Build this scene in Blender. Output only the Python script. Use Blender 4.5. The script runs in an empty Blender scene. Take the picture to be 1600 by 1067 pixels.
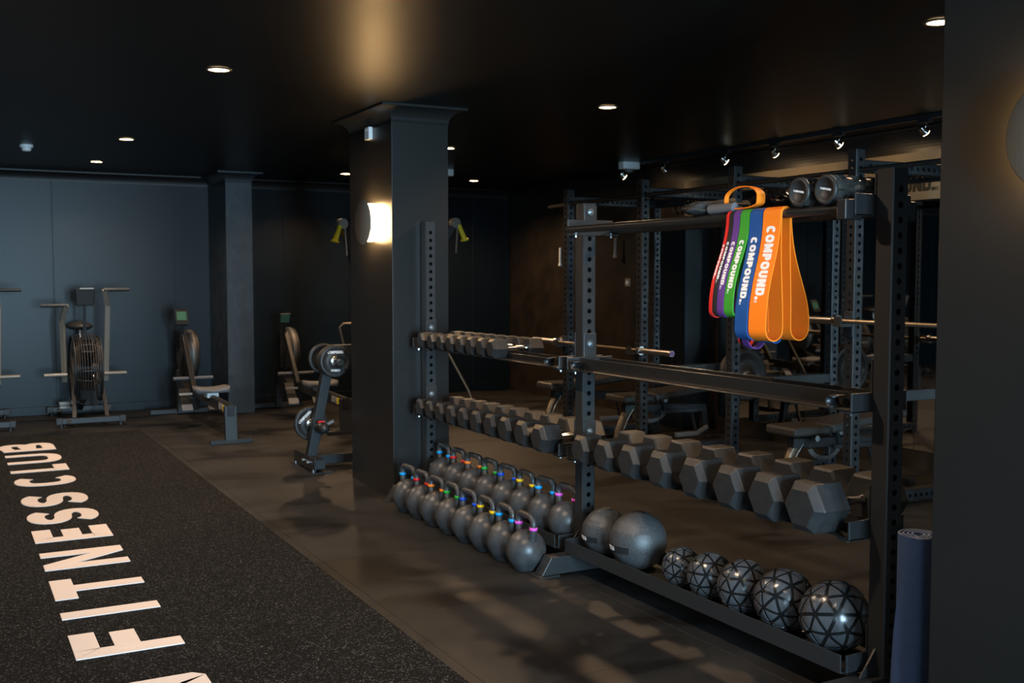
import bpy, math, random
from mathutils import Vector, Matrix
random.seed(7)
PI = math.pi
sc = bpy.context.scene
COL = sc.collection

# ------------------------------------------------------------------ camera
F_PX = 1658.0
cam_d = bpy.data.cameras.new('camera'); cam = bpy.data.objects.new('camera', cam_d); COL.objects.link(cam)
cam_d.sensor_width = 36.0; cam_d.lens = 36.0 * F_PX / 1600.0
pitch = math.atan(100 / 1658.0); yaw = math.atan(890 / math.hypot(1658, 100))
cam.location = (0, 0, 1.5); cam.rotation_euler = (PI / 2 - pitch, 0, -yaw)
cam_d.dof.use_dof = True; cam_d.dof.focus_distance = 4.4; cam_d.dof.aperture_fstop = 5.0
cam_d.clip_start = 0.05
sc.camera = cam

# ------------------------------------------------------------------ world, daylight, exposure
sc.view_settings.view_transform = 'Standard'; sc.view_settings.look = 'None'
sc.view_settings.gamma = 1.0; sc.view_settings.use_curve_mapping = False
sc.view_settings.exposure = -0.15
w = bpy.data.worlds.new('sky'); sc.world = w; w.use_nodes = True
w.node_tree.nodes['Background'].inputs[0].default_value = (0.45, 0.62, 0.85, 1)
w.node_tree.nodes['Background'].inputs[1].default_value = 0.8
WARM = (1.0, 0.64, 0.36); WARM_LEFT = (1.0, 0.74, 0.52)
DAY = (0.49, 0.78, 1.0)
P_WINDOW, P_DOWN, P_TRACK = 700.0, 140.0, 6.0
WINDOWS = [(-2.60, -1.60, 0.30, 2.20), (0.25, 0.90, 0.25, 2.20), (1.20, 1.85, 0.25, 2.20)]        # x0, x1, z0, z1 in the front wall; the leftmost is added for cool fill
for (x0, x1, z0, z1) in WINDOWS:
    ld = bpy.data.lights.new('window_daylight_fill', 'AREA'); ld.shape = 'RECTANGLE'
    ld.size = x1 - x0; ld.size_y = z1 - z0; ld.energy = P_WINDOW * (0.15 if x0 < -1 else 1.0); ld.color = DAY  # added left window only gives dim cool fill
    lo = bpy.data.objects.new('window_daylight_fill', ld); COL.objects.link(lo)
    lo.location = ((x0 + x1) / 2, -3.24, (z0 + z1) / 2); lo.rotation_euler = (PI / 2, 0, 0)

# ------------------------------------------------------------------ materials
MATS = {}
def mat(name, col, rough=0.5, metal=0.0, noise=None, bump=0.0, bscale=200.0, spec=0.5, emit=None, estr=0.0, coat=0.0, rvar=0.0):
    if name in MATS: return MATS[name]
    m = bpy.data.materials.new(name); m.use_nodes = True
    nt = m.node_tree; b = nt.nodes['Principled BSDF']
    b.inputs['Base Color'].default_value = (*col, 1); b.inputs['Roughness'].default_value = rough
    b.inputs['Metallic'].default_value = metal; b.inputs['Specular IOR Level'].default_value = spec
    b.inputs['Coat Weight'].default_value = coat
    if emit: b.inputs['Emission Color'].default_value = (*emit, 1); b.inputs['Emission Strength'].default_value = estr
    if noise or bump or rvar:
        tc = nt.nodes.new('ShaderNodeTexCoord')
    if noise:
        col2, scale, detail = noise
        n = nt.nodes.new('ShaderNodeTexNoise'); n.inputs['Scale'].default_value = scale; n.inputs['Detail'].default_value = detail
        r = nt.nodes.new('ShaderNodeValToRGB'); r.color_ramp.elements[0].position = 0.36; r.color_ramp.elements[1].position = 0.66
        r.color_ramp.elements[0].color = (*col, 1); r.color_ramp.elements[1].color = (*col2, 1)
        nt.links.new(tc.outputs['Object'], n.inputs['Vector']); nt.links.new(n.outputs['Fac'], r.inputs['Fac'])
        nt.links.new(r.outputs['Color'], b.inputs['Base Color'])
        if rvar:
            mr = nt.nodes.new('ShaderNodeMapRange'); mr.inputs['To Min'].default_value = rough - rvar; mr.inputs['To Max'].default_value = rough + rvar
            nt.links.new(n.outputs['Fac'], mr.inputs['Value']); nt.links.new(mr.outputs['Result'], b.inputs['Roughness'])
    if bump:
        n2 = nt.nodes.new('ShaderNodeTexNoise'); n2.inputs['Scale'].default_value = bscale; n2.inputs['Detail'].default_value = 3
        bp = nt.nodes.new('ShaderNodeBump'); bp.inputs['Strength'].default_value = bump; bp.inputs['Distance'].default_value = 0.002
        nt.links.new(tc.outputs['Object'], n2.inputs['Vector']); nt.links.new(n2.outputs['Fac'], bp.inputs['Height'])
        nt.links.new(bp.outputs['Normal'], b.inputs['Normal'])
    MATS[name] = m
    return m

mat('ceiling', (0.005, 0.005, 0.005), 0.40, noise=((0.007, 0.0065, 0.006), 2.0, 4), spec=0.28)
mat('wall', (0.0032, 0.0062, 0.0092), 0.36, noise=((0.004, 0.0074, 0.0108), 1.2, 3), bump=0.06, bscale=60, spec=0.23)
mat('wall_dark', (0.008, 0.008, 0.009), 0.5, noise=((0.010, 0.009, 0.009), 2.0, 4))
mat('wall_brown', (0.012, 0.009, 0.006), 0.4, noise=((0.026, 0.018, 0.011), 5.0, 6), bump=0.2, bscale=20)
mat('pillar', (0.0125, 0.0121, 0.0116), 0.36, noise=((0.0143, 0.0138, 0.0132), 1.5, 3), bump=0.05, bscale=80, spec=0.42)
mat('plaster', (0.006, 0.009, 0.012), 0.45, noise=((0.018, 0.022, 0.027), 7.0, 6), bump=0.7, bscale=22)
mat('beige', (0.21, 0.16, 0.10), 0.6, noise=((0.24, 0.18, 0.115), 4.0, 3))
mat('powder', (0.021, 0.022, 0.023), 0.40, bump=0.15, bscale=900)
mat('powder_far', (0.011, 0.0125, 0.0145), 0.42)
mat('black_steel', (0.011, 0.011, 0.012), 0.38)
mat('pipe', (0.016, 0.015, 0.014), 0.30)
mat('rubber', (0.019, 0.019, 0.020), 0.40, noise=((0.027, 0.0265, 0.026), 30.0, 5), bump=0.15, bscale=500, spec=0.6)
mat('rubber_black', (0.018, 0.018, 0.018), 0.5)
mat('iron', (0.036, 0.037, 0.039), 0.36, noise=((0.062, 0.062, 0.063), 20.0, 4), bump=0.12, bscale=400)
mat('chrome', (0.80, 0.78, 0.75), 0.16, metal=1.0)
mat('steel', (0.45, 0.44, 0.43), 0.30, metal=1.0)
mat('zinc', (0.55, 0.58, 0.60), 0.30, metal=1.0)
mat('slam', (0.040, 0.041, 0.043), 0.33, noise=((0.085, 0.085, 0.085), 160.0, 3), bump=0.5, bscale=420)
mat('tread_gap', (0.010, 0.010, 0.010), 0.22)
mat('tread_pad', (0.070, 0.070, 0.074), 0.20, bump=0.1, bscale=300)
mat('band_orange', (1.0, 0.225, 0.012), 0.42); mat('band_blue', (0.012, 0.075, 0.27), 0.42)
mat('band_green', (0.045, 0.30, 0.025), 0.42); mat('band_purple', (0.115, 0.04, 0.22), 0.42)
mat('band_black', (0.02, 0.018, 0.018), 0.42); mat('band_red', (0.65, 0.02, 0.015), 0.42)
mat('print_white', (0.85, 0.82, 0.80), 0.6)
mat('turf_white', (0.80, 0.705, 0.665), 0.8, bump=0.5, bscale=300)
mat('print_grey', (0.35, 0.35, 0.35), 0.6)
mat('print_dark', (0.012, 0.010, 0.008), 0.6)
mat('white_plastic', (0.70, 0.72, 0.72), 0.4)
mat('black_plastic', (0.010, 0.010, 0.010), 0.45, spec=0.3)
mat('screen_green', (0.05, 0.13, 0.09), 0.25)
mat('yellow', (0.92, 0.76, 0.02), 0.45)
mat('grey_plastic', (0.13, 0.13, 0.135), 0.5)
mat('foam_grey', (0.10, 0.105, 0.115), 0.7)
mat('knit', (0.018, 0.018, 0.018), 0.8, noise=((0.030, 0.030, 0.030), 180.0, 2), bump=0.9, bscale=260)
mat('mat_blue', (0.036, 0.070, 0.16), 0.6, noise=((0.044, 0.082, 0.18), 60.0, 3), bump=0.3, bscale=300)
mat('vinyl', (0.030, 0.028, 0.026), 0.42)
mat('bronze', (0.25, 0.20, 0.14), 0.35, metal=0.8)
mat('lamp_glow', (1, 0.8, 0.55), 0.5, emit=(1.0, 0.66, 0.34), estr=30.0)
mat('spot_glow', (1, 0.8, 0.55), 0.5, emit=(1.0, 0.80, 0.50), estr=9.0)
mat('sconce_glow', (1, 0.8, 0.55), 0.5, emit=(1.0, 0.60, 0.25), estr=80.0)
for n, c in dict(cyan=(0.0, 0.34, 0.80), red=(0.62, 0.012, 0.012), orange=(0.9, 0.19, 0.01), green=(0.01, 0.36, 0.03),
                 blue=(0.004, 0.06, 0.50), yellow=(0.85, 0.50, 0.004), pink=(0.80, 0.10, 0.58)).items():
    mat('ring_' + n, c, 0.4)
mat('mirror', (0.50, 0.48, 0.45), 0.02, metal=1.0)

def turf_mat():
    m = bpy.data.materials.new('turf'); m.use_nodes = True; nt = m.node_tree; b = nt.nodes['Principled BSDF']
    tc = nt.nodes.new('ShaderNodeTexCoord')
    n = nt.nodes.new('ShaderNodeTexNoise'); n.inputs['Scale'].default_value = 130; n.inputs['Detail'].default_value = 2; n.inputs['Roughness'].default_value = 0.6
    r = nt.nodes.new('ShaderNodeValToRGB')
    e = r.color_ramp.elements
    e[0].position = 0.42; e[0].color = (0.003, 0.003, 0.003, 1); e[1].position = 0.70; e[1].color = (0.120, 0.122, 0.125, 1)
    x = e.new(0.58); x.color = (0.0052, 0.0057, 0.0062, 1)
    nt.links.new(tc.outputs['Object'], n.inputs['Vector']); nt.links.new(n.outputs['Fac'], r.inputs['Fac'])
    nt.links.new(r.outputs['Color'], b.inputs['Base Color']); b.inputs['Roughness'].default_value = 0.9
    b.inputs['Specular IOR Level'].default_value = 0.15
    bp = nt.nodes.new('ShaderNodeBump'); bp.inputs['Strength'].default_value = 0.9; bp.inputs['Distance'].default_value = 0.006
    nt.links.new(n.outputs['Fac'], bp.inputs['Height']); nt.links.new(bp.outputs['Normal'], b.inputs['Normal'])
    MATS['turf'] = m
turf_mat()
def floor_mat():
    # black rubber tiles with dusty brown smears and dark wiped patches
    m = bpy.data.materials.new('rubber_floor'); m.use_nodes = True; nt = m.node_tree; b = nt.nodes['Principled BSDF']
    g = nt.nodes.new('ShaderNodeNewGeometry')
    mp = nt.nodes.new('ShaderNodeMapping'); mp.inputs['Scale'].default_value = (0.75, 1.1, 1); mp.inputs['Rotation'].default_value = (0, 0, 0.6)
    n = nt.nodes.new('ShaderNodeTexNoise'); n.inputs['Scale'].default_value = 1.7; n.inputs['Detail'].default_value = 5; n.inputs['Roughness'].default_value = 0.55
    n.inputs['Distortion'].default_value = 0.6
    r = nt.nodes.new('ShaderNodeValToRGB'); e = r.color_ramp.elements
    e[0].position = 0.38; e[0].color = (0.0050, 0.0047, 0.0045, 1); e[1].position = 0.66; e[1].color = (0.0235, 0.0222, 0.0208, 1)
    x = e.new(0.46); x.color = (0.0150, 0.0149, 0.0149, 1)
    n3 = nt.nodes.new('ShaderNodeTexNoise'); n3.inputs['Scale'].default_value = 160; n3.inputs['Detail'].default_value = 2
    mx = nt.nodes.new('ShaderNodeMix'); mx.data_type = 'RGBA'; mx.blend_type = 'OVERLAY'; mx.inputs[0].default_value = 0.35
    nt.links.new(g.outputs['Position'], mp.inputs['Vector']); nt.links.new(mp.outputs['Vector'], n.inputs['Vector'])
    nt.links.new(g.outputs['Position'], n3.inputs['Vector'])
    nt.links.new(n.outputs['Fac'], r.inputs['Fac']); nt.links.new(r.outputs['Color'], mx.inputs[6]); nt.links.new(n3.outputs['Fac'], mx.inputs[7])
    nt.links.new(mx.outputs[2], b.inputs['Base Color'])
    mr = nt.nodes.new('ShaderNodeMapRange'); mr.inputs['From Min'].default_value = 0.3; mr.inputs['From Max'].default_value = 0.7
    mr.inputs['To Min'].default_value = 0.42; mr.inputs['To Max'].default_value = 0.62
    nt.links.new(n.outputs['Fac'], mr.inputs['Value']); nt.links.new(mr.outputs['Result'], b.inputs['Roughness'])
    b.inputs['Specular IOR Level'].default_value = 0.26
    bp = nt.nodes.new('ShaderNodeBump'); bp.inputs['Strength'].default_value = 0.12; bp.inputs['Distance'].default_value = 0.002
    nt.links.new(n3.outputs['Fac'], bp.inputs['Height']); nt.links.new(bp.outputs['Normal'], b.inputs['Normal'])
    MATS['rubber_floor'] = m
floor_mat()
def glass_mat():
    m = bpy.data.materials.new('glass'); m.use_nodes = True; nt = m.node_tree; nt.nodes.clear()
    o = nt.nodes.new('ShaderNodeOutputMaterial'); t = nt.nodes.new('ShaderNodeBsdfTransparent'); g = nt.nodes.new('ShaderNodeBsdfGlossy')
    g.inputs['Roughness'].default_value = 0.02; mx = nt.nodes.new('ShaderNodeMixShader'); mx.inputs[0].default_value = 0.06
    nt.links.new(t.outputs[0], mx.inputs[1]); nt.links.new(g.outputs[0], mx.inputs[2]); nt.links.new(mx.outputs[0], o.inputs[0])
    MATS['glass'] = m
glass_mat()

# ------------------------------------------------------------------ mesh builder
def V(*a): return Vector(a)
class MB:
    def __init__(s): s.v = []; s.f = []; s.sm = []
    def add(s, vs, fs, smooth=False):
        o = len(s.v); s.v += [tuple(p) for p in vs]; s.f += [tuple(i + o for i in f) for f in fs]; s.sm += [smooth] * len(fs); return s
    def box(s, lo, hi):
        (a, b, c), (d, e, f) = lo, hi
        return s.add([(a,b,c),(d,b,c),(d,e,c),(a,e,c),(a,b,f),(d,b,f),(d,e,f),(a,e,f)],
                     [(0,3,2,1),(4,5,6,7),(0,1,5,4),(1,2,6,5),(2,3,7,6),(3,0,4,7)])
    def bar(s, p0, p1, w, h, up=(0,0,1)):
        # rectangular bar between two points
        p0, p1 = Vector(p0), Vector(p1); d = (p1 - p0).normalized(); up = Vector(up)
        x = d.cross(up)
        if x.length < 1e-5: x = d.cross(Vector((1,0,0)))
        x.normalize(); y = x.cross(d)
        vs = []
        for p in (p0, p1):
            for a, b in ((-1,-1),(1,-1),(1,1),(-1,1)): vs.append(p + x*(a*w/2) + y*(b*h/2))
        return s.add(vs, [(0,1,2,3),(7,6,5,4),(0,4,5,1),(1,5,6,2),(2,6,7,3),(3,7,4,0)])
    def cyl(s, p0, p1, r, r1=None, n=16, smooth=True, caps=True):
        p0, p1 = Vector(p0), Vector(p1); r1 = r if r1 is None else r1
        d = (p1 - p0).normalized(); x = d.orthogonal().normalized(); y = d.cross(x)
        ring = [x*math.cos(2*PI*i/n) + y*math.sin(2*PI*i/n) for i in range(n)]
        s.add([p0 + q*r for q in ring] + [p1 + q*r1 for q in ring], [(i, (i+1) % n, n+(i+1) % n, n+i) for i in range(n)], smooth)
        if caps:
            s.add([p0 + q*r for q in ring], [tuple(reversed(range(n)))]); s.add([p1 + q*r1 for q in ring], [tuple(range(n))])
        return s
    def tube(s, pts, r, n=8, closed=False):
        pts = [Vector(p) for p in pts]; m = len(pts); rr = r if isinstance(r, (list, tuple)) else [r]*m
        t0 = None; vs = []
        for i in range(m):
            a = pts[i-1] if (i > 0 or closed) else pts[i]; b = pts[(i+1) % m] if (i < m-1 or closed) else pts[i]
            t = (b - a).normalized()
            if t0 is None: x = t.orthogonal().normalized()
            else:
                x = x - t*x.dot(t)
                x = x.normalized() if x.length > 1e-6 else t.orthogonal().normalized()
            t0 = t; y = t.cross(x)
            vs += [pts[i] + (x*math.cos(2*PI*k/n) + y*math.sin(2*PI*k/n))*rr[i] for k in range(n)]
        fs = []
        for i in range(m if closed else m-1):
            j = (i+1) % m
            fs += [(i*n+k, i*n+(k+1) % n, j*n+(k+1) % n, j*n+k) for k in range(n)]
        s.add(vs, fs, True)
        if not closed:
            s.add(vs[:n], [tuple(reversed(range(n)))]); s.add(vs[-n:], [tuple(range(n))])
        return s
    def lathe(s, prof, n=24, o=(0,0,0), axis='Z', smooth=True):
        o = Vector(o); ax = {'Z': (V(1,0,0), V(0,1,0), V(0,0,1)), 'X': (V(0,1,0), V(0,0,1), V(1,0,0)), 'Y': (V(0,0,1), V(1,0,0), V(0,1,0))}[axis]
        vs = [o + (ax[0]*math.cos(2*PI*k/n) + ax[1]*math.sin(2*PI*k/n))*r + ax[2]*z for r, z in prof for k in range(n)]
        fs = [(i*n+k, i*n+(k+1) % n, (i+1)*n+(k+1) % n, (i+1)*n+k) for i in range(len(prof)-1) for k in range(n)]
        return s.add(vs, fs, smooth)
    def prism(s, poly, c0, c1, m):
        n = len(poly); vs = [m(a, b, c0) for a, b in poly] + [m(a, b, c1) for a, b in poly]
        return s.add(vs, [tuple(reversed(range(n))), tuple(range(n, 2*n))] + [(i, (i+1) % n, n+(i+1) % n, n+i) for i in range(n)])
    def build(s, name, material, parent=None, loc=None, bevel=0.0):
        me = bpy.data.meshes.new(name); me.from_pydata(s.v, [], s.f); me.polygons.foreach_set('use_smooth', s.sm); me.update()
        return obj(name, me, material, parent, loc, bevel)
def obj(name, me, material, parent=None, loc=None, bevel=0.0):
    if material and not me.materials: me.materials.append(MATS[material])
    o = bpy.data.objects.new(name, me); COL.objects.link(o)
    if parent: o.parent = parent
    if loc: o.location = loc
    if bevel:
        b = o.modifiers.new('bevel', 'BEVEL'); b.width = bevel; b.segments = 2; b.limit_method = 'ANGLE'
    return o
def tag(o, label=None, cat=None, group=None, kind=None):
    if label: o['label'] = label
    if cat: o['category'] = cat
    if group: o['group'] = group
    if kind: o['kind'] = kind
    return o
def thing(name, label, cat, loc=(0,0,0), rz=0.0, group=None):
    o = bpy.data.objects.new(name, None); COL.objects.link(o); o.location = loc; o.rotation_euler = (0, 0, rz); o.empty_display_size = 0.1
    return tag(o, label, cat, group)
def copy_tree(o, parent=None):
    c = o.copy(); COL.objects.link(c); c.parent = parent
    for ch in list(o.children): copy_tree(ch, c)
    return c
ORD = ['first', 'second', 'third', 'fourth', 'fifth', 'sixth', 'seventh', 'eighth', 'ninth', 'tenth']

# ------------------------------------------------------------------ stroke lettering
def arc(cx, cy, rx, ry, a0, a1, n=10, p=2.6):
    out = []
    for i in range(n+1):
        a = math.radians(a0 + (a1-a0)*i/n); c, s_ = math.cos(a), math.sin(a)
        out.append((cx + rx*math.copysign(abs(c)**(2/p), c), cy + ry*math.copysign(abs(s_)**(2/p), s_)))
    return out
def glyph(ch, w, t):
    h = t/2; L, R, B, T = h, w-h, h, 1-h; M = 0.5; cx = w/2
    if ch == 'I': return [[(cx, 0), (cx, 1)]]
    if ch == 'L': return [[(L, 1), (L, B), (w, B)]]
    if ch == 'F': return [[(L, 0), (L, T), (w, T)], [(L, M), (w*0.9, M)]]
    if ch == 'E': return [[(w, T), (L, T), (L, B), (w, B)], [(L, M), (w*0.9, M)]]
    if ch == 'T': return [[(0, T), (w, T)], [(cx, T), (cx, 0)]]
    if ch == 'N': return [[(L, 0), (L, 1)], [(R, 0), (R, 1)], ('poly', [(0, 1), (t*1.15, 1), (w, 0), (w-t*1.15, 0)])]
    if ch == 'M': return [[(L, 0), (L, 1)], [(R, 0), (R, 1)], [(L, 1-h*0.5), (cx, 0.3), (R, 1-h*0.5)]]
    if ch == 'W': return [[(L, 1), (w*0.28, h*0.4), (cx, 0.85), (w*0.72, h*0.4), (R, 1)]]
    if ch == 'U': return [[(L, 1)] + arc(cx, B+0.3, R-cx, 0.3, 180, 360, 12) + [(R, 1)]]
    if ch == 'O': return [arc(cx, M, R-cx, 0.5-h, 0, 360, 24)]
    if ch == 'C': return [arc(cx, M, R-cx, 0.5-h, 42, 318, 20)]
    if ch == 'G': return [arc(cx, M, R-cx, 0.5-h, 42, 330, 20) + [(R, M*0.9), (cx, M*0.9)]]
    if ch == 'D': return [[(L, B), (L, T)], [(L-h, T)] + arc(cx, M, R-cx, 0.5-h, 90, -90, 14, 3.4) + [(L-h, B)]]
    if ch == 'P': return [[(L, 0), (L, 1)], [(L, T)] + arc(cx, 0.66, R-cx, 0.34-h, 90, -90, 10, 3) + [(L, 0.32+h)]]
    if ch == 'R': return glyph('P', w, t) + [[(cx, 0.36), (R, 0)]]
    if ch == 'B': return [[(L, 0), (L, 1)], [(L, T)] + arc(cx, 0.76, (R-cx)*0.9, 0.24-h*0.4, 90, -90, 10, 2.6) + [(L, 0.5)], [(L, 0.5)] + arc(cx, 0.25+h*0.4, R-cx, 0.25-h*0.6, 90, -90, 10, 2.6) + [(L, B)]]
    if ch == 'S':
        r1 = (1-2*h)/4
        return [arc(cx, T-r1, R-cx, r1, 20, 270, 14, 2.2) + arc(cx, B+r1, R-cx, r1, 90, -160, 14, 2.2)[1:]]
    if ch == 'X': return [[(L, 0), (R, 1)], [(L, 1), (R, 0)]]
    if ch == '.': return [[(0, h), (t, h)]]
    if ch == 'o': return [[(0.0, 0.02), (0.2, 0.02), (0.2, 0.22), (0.0, 0.22), (0.0, 0.02)]]
    return []
def stroke_mesh(mb, lines, t, fmap, lo=0.0, hi=0.002, sub=0.12):
    # a mitred ribbon of width t along each line; fmap(u, v, c) gives the point, c between lo and hi
    for li, ln in enumerate(lines):
        hi += (hi-lo)*0.06 if li else 0
        if ln[0] == 'poly':
            q = ln[1]; m = len(q); mb.add([fmap(a, b, hi) for a, b in q] + [fmap(a, b, lo) for a, b in q], [tuple(range(m))] + [(i, m+i, m+(i+1) % m, (i+1) % m) for i in range(m)]); continue
        pts = [ln[0]]
        for a, b in zip(ln, ln[1:]):
            k = max(1, int(math.hypot(b[0]-a[0], b[1]-a[1]) / sub))
            pts += [(a[0]+(b[0]-a[0])*i/k, a[1]+(b[1]-a[1])*i/k) for i in range(1, k+1)]
        pts = [p for i, p in enumerate(pts) if i == 0 or math.hypot(p[0]-pts[i-1][0], p[1]-pts[i-1][1]) > 1e-5]
        m = len(pts); closed = math.hypot(pts[0][0]-pts[-1][0], pts[0][1]-pts[-1][1]) < 1e-4
        l, r = [], []
        for i in range(m):
            def dirn(a, b):
                d = math.hypot(b[0]-a[0], b[1]-a[1]) or 1; return ((b[0]-a[0])/d, (b[1]-a[1])/d)
            d0 = dirn(pts[i-1], pts[i]) if i > 0 else (dirn(pts[-2], pts[-1]) if closed else None)
            d1 = dirn(pts[i], pts[i+1]) if i < m-1 else (dirn(pts[0], pts[1]) if closed else None)
            d0 = d0 or d1; d1 = d1 or d0
            nx, ny = -(d0[1]+d1[1]), d0[0]+d1[0]; q = math.hypot(nx, ny) or 1; nx, ny = nx/q, ny/q
            k = min(2.2, 1/max(0.3, nx*-d1[1] + ny*d1[0])) * t/2
            l.append((pts[i][0]+nx*k, pts[i][1]+ny*k)); r.append((pts[i][0]-nx*k, pts[i][1]-ny*k))
        vs = [fmap(a, b, hi) for a, b in l] + [fmap(a, b, hi) for a, b in r] + [fmap(a, b, lo) for a, b in l] + [fmap(a, b, lo) for a, b in r]
        fs = []
        for i in range(m-1):
            fs += [(i, m+i, m+i+1, i+1), (i+1, 2*m+i+1, 2*m+i, i), (m+i, 3*m+i, 3*m+i+1, m+i+1)]
        fs += [(0, 2*m, 3*m, m), (m-1, 2*m-1, 4*m-1, 3*m-1)]
        mb.add(vs, fs)
    return mb
def text_mesh(mb, text, t, gap, fmap, hi=0.002, widths=None, sub=0.12):
    u = 0.0; W = dict(I=t, M=0.95, W=1.0, O=0.86, C=0.80, D=0.80, U=0.80, N=0.84, P=0.74, S=0.72, E=0.66, F=0.62, T=0.72, L=0.62, B=0.76, R=0.78, G=0.84, X=0.8); W['.'] = t; W['o'] = 0.22; W[' '] = 0.35
    if widths: W.update(widths)
    for ch in text:
        w_ = W[ch]; g = glyph(ch, w_, t)
        stroke_mesh(mb, [('poly', [(a+u, b) for a, b in ln[1]]) if ln[0] == 'poly' else [(a+u, b) for a, b in ln] for ln in g], t if ch != 'o' else 0.045, fmap, 0.0, hi, sub)
        u += w_ + gap
    return u - gap
def text_width(text, t, gap):
    return text_mesh(MB(), text, t, gap, lambda a, b, c: (a, b, c))

# ================================================================== THE ROOM
XL, XR, YF, YB, ZC = -3.0, 6.7, -3.0, 12.574, 2.65
def struct(name, mb, m, label=None, bevel=0.0, parent=None):
    o = mb.build(name, m, parent, bevel=bevel); tag(o, label, kind='structure'); return o
floor = struct('floor', MB().box((XL-.2, YF-.2, -0.12), (XR+.2, YB+.2, -0.006)), 'rubber_black', 'black rubber tiled gym floor with dusty brown smears')
tile_cache = {}
ys = [YF]; y = YF + 0.34
while y < YB: ys.append(y); y += 1.0
ys.append(YB)
xs = [XL]; x = XL + 0.73
while x < XR: xs.append(x); x += 1.0
xs.append(XR)
for x0, x1 in zip(xs, xs[1:]):
    for y0, y1 in zip(ys, ys[1:]):
        k = (round(x1-x0, 3), round(y1-y0, 3))
        if k not in tile_cache:
            mb = MB(); a, b = k[0]/2-0.0007, k[1]/2-0.0007; c = 0.0009
            mb.add([(-a,-b,-.006),(a,-b,-.006),(a,b,-.006),(-a,b,-.006),(-a,-b,-c),(a,-b,-c),(a,b,-c),(-a,b,-c),(-a+c,-b+c,0),(a-c,-b+c,0),(a-c,b-c,0),(-a+c,b-c,0)],
                   [(8,9,10,11),(0,1,5,4),(1,2,6,5),(2,3,7,6),(3,0,4,7),(4,5,9,8),(5,6,10,9),(6,7,11,10),(7,4,8,11)])
            me = bpy.data.meshes.new('tile'); me.from_pydata(mb.v, [], mb.f); me.update(); me.materials.append(MATS['rubber_floor']); tile_cache[k] = me
        obj('tile', tile_cache[k], None, floor, ((x0+x1)/2, (y0+y1)/2, 0))
struct('ceiling', MB().box((XL-.2, YF-.2, ZC), (XR+.2, YB+.2, ZC+.15)), 'ceiling', 'black satin ceiling')
struct('wall_left', MB().box((XL-.2, YF-.2, 0), (XL, YB+.2, ZC)), 'wall', 'dark blue grey painted side wall')

# back wall: backing with raised panels, baseboard and crown
wall_back = struct('wall_back', MB().box((XL, YB+.012, 0), (XR+.2, YB+.2, ZC)), 'wall_dark', 'dark blue grey panelled back wall')
px = [XL, -1.46, -0.19, 1.067, 2.345, 3.615, 4.88, 6.15, XR]
for a, b in zip(px, px[1:]):
    MB().box((a+.004, YB, 0.09), (b-.004, YB+.012, 2.56)).build('panel', 'wall', wall_back, bevel=0.002)
struct('baseboard_back', MB().box((XL, YB-.018, 0), (XR, YB, 0.095)), 'wall', 'dark painted baseboard along the back wall', bevel=0.004)
def cove(n=8, d=0.09, h=0.09):
    return [(0, 0)] + [(d*(1-math.cos(PI/2*i/n)), h*math.sin(PI/2*i/n)) for i in range(n+1)][1:] + [(d+.012, h), (d+.012, h+.014), (0, h+.014)]
struct('trim_1', MB().prism(cove(), XL, XR, lambda a, b, c: (c, YB-a, 2.545+b)), 'wall_dark', 'dark crown moulding above the back wall')

# right wall: beige sign band over mirrors
wall_right = struct('wall_right', MB().box((XR, YF-.2, 0), (XR+.2, YB+.012, ZC)), 'wall_brown', 'dark brown side wall with mirrors and a beige sign band')
MB().box((XR-.02, 1.0, 2.10), (XR, 8.75, 2.47)).build('sign_band', 'beige', wall_right)
for i in range(6):
    y1 = 8.2 - i*1.2
    MB().box((XR-.012, y1-1.197, 0.15), (XR-.001, y1, 2.085)).build('mirror_panel', 'mirror', wall_right, bevel=0.001)
for yend in (5.62, 8.16):
    mb = MB(); hh = 0.098; tw = text_width('COMPOUND.o', 0.26, 0.10)
    text_mesh(mb, 'COMPOUND.o', 0.26, 0.10, lambda u, v, c, yend=yend, tw=tw: (XR-.0205-c, yend + (tw-u)*hh, 2.165 + v*hh), hi=0.003)
    mb.build('sign_lettering', 'print_dark', wall_right)
struct('trim_2', MB().prism(cove(d=.12, h=.13), YF, YB, lambda a, b, c: (XR-a, c, 2.50+b)), 'wall_dark', 'dark crown moulding above the mirror wall')
pil = struct('wall_pilaster', MB().box((6.40, 8.36, 0), (XR-.001, 8.80, 2.098)), 'wall', 'dark blue grey pilaster at the end of the mirrors', bevel=0.004)

# front wall (behind the camera) with two unseen daylight windows, plus a third added for cool fill
mb = MB(); edges = [XL]
for (x0, x1, z0, z1) in WINDOWS:
    mb.box((edges[-1], YF-.2, 0), (x0, YF, ZC)); mb.box((x0, YF-.2, 0), (x1, YF, z0)); mb.box((x0, YF-.2, z1), (x1, YF, ZC)); edges.append(x1)
mb.box((edges[-1], YF-.2, 0), (XR, YF, ZC))
struct('wall_front', mb, 'wall', 'dark painted front wall with two shop windows and an added fill window')
for i, (x0, x1, z0, z1) in enumerate(WINDOWS):
    wroot = thing('window_%d' % (i+1), None, None, ((x0+x1)/2, YF-.1, z0)); tag(wroot, 'tall unseen window in the front wall', kind='structure')
    hw = (x1-x0)/2; H = z1-z0; mb = MB()
    for a in (-hw, hw-.05): mb.box((a, -.03, 0), (a+.05, .03, H))
    mb.box((-hw+.05, -.03, 0), (hw-.05, .03, .05)); mb.box((-hw+.05, -.03, H-.05), (hw-.05, .03, H))
    mb.build('window_frame', 'black_steel', wroot)
    MB().box((-hw+.05, -.004, .05), (hw-.05, .004, H-.05)).build('pane', 'glass', wroot)

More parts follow.
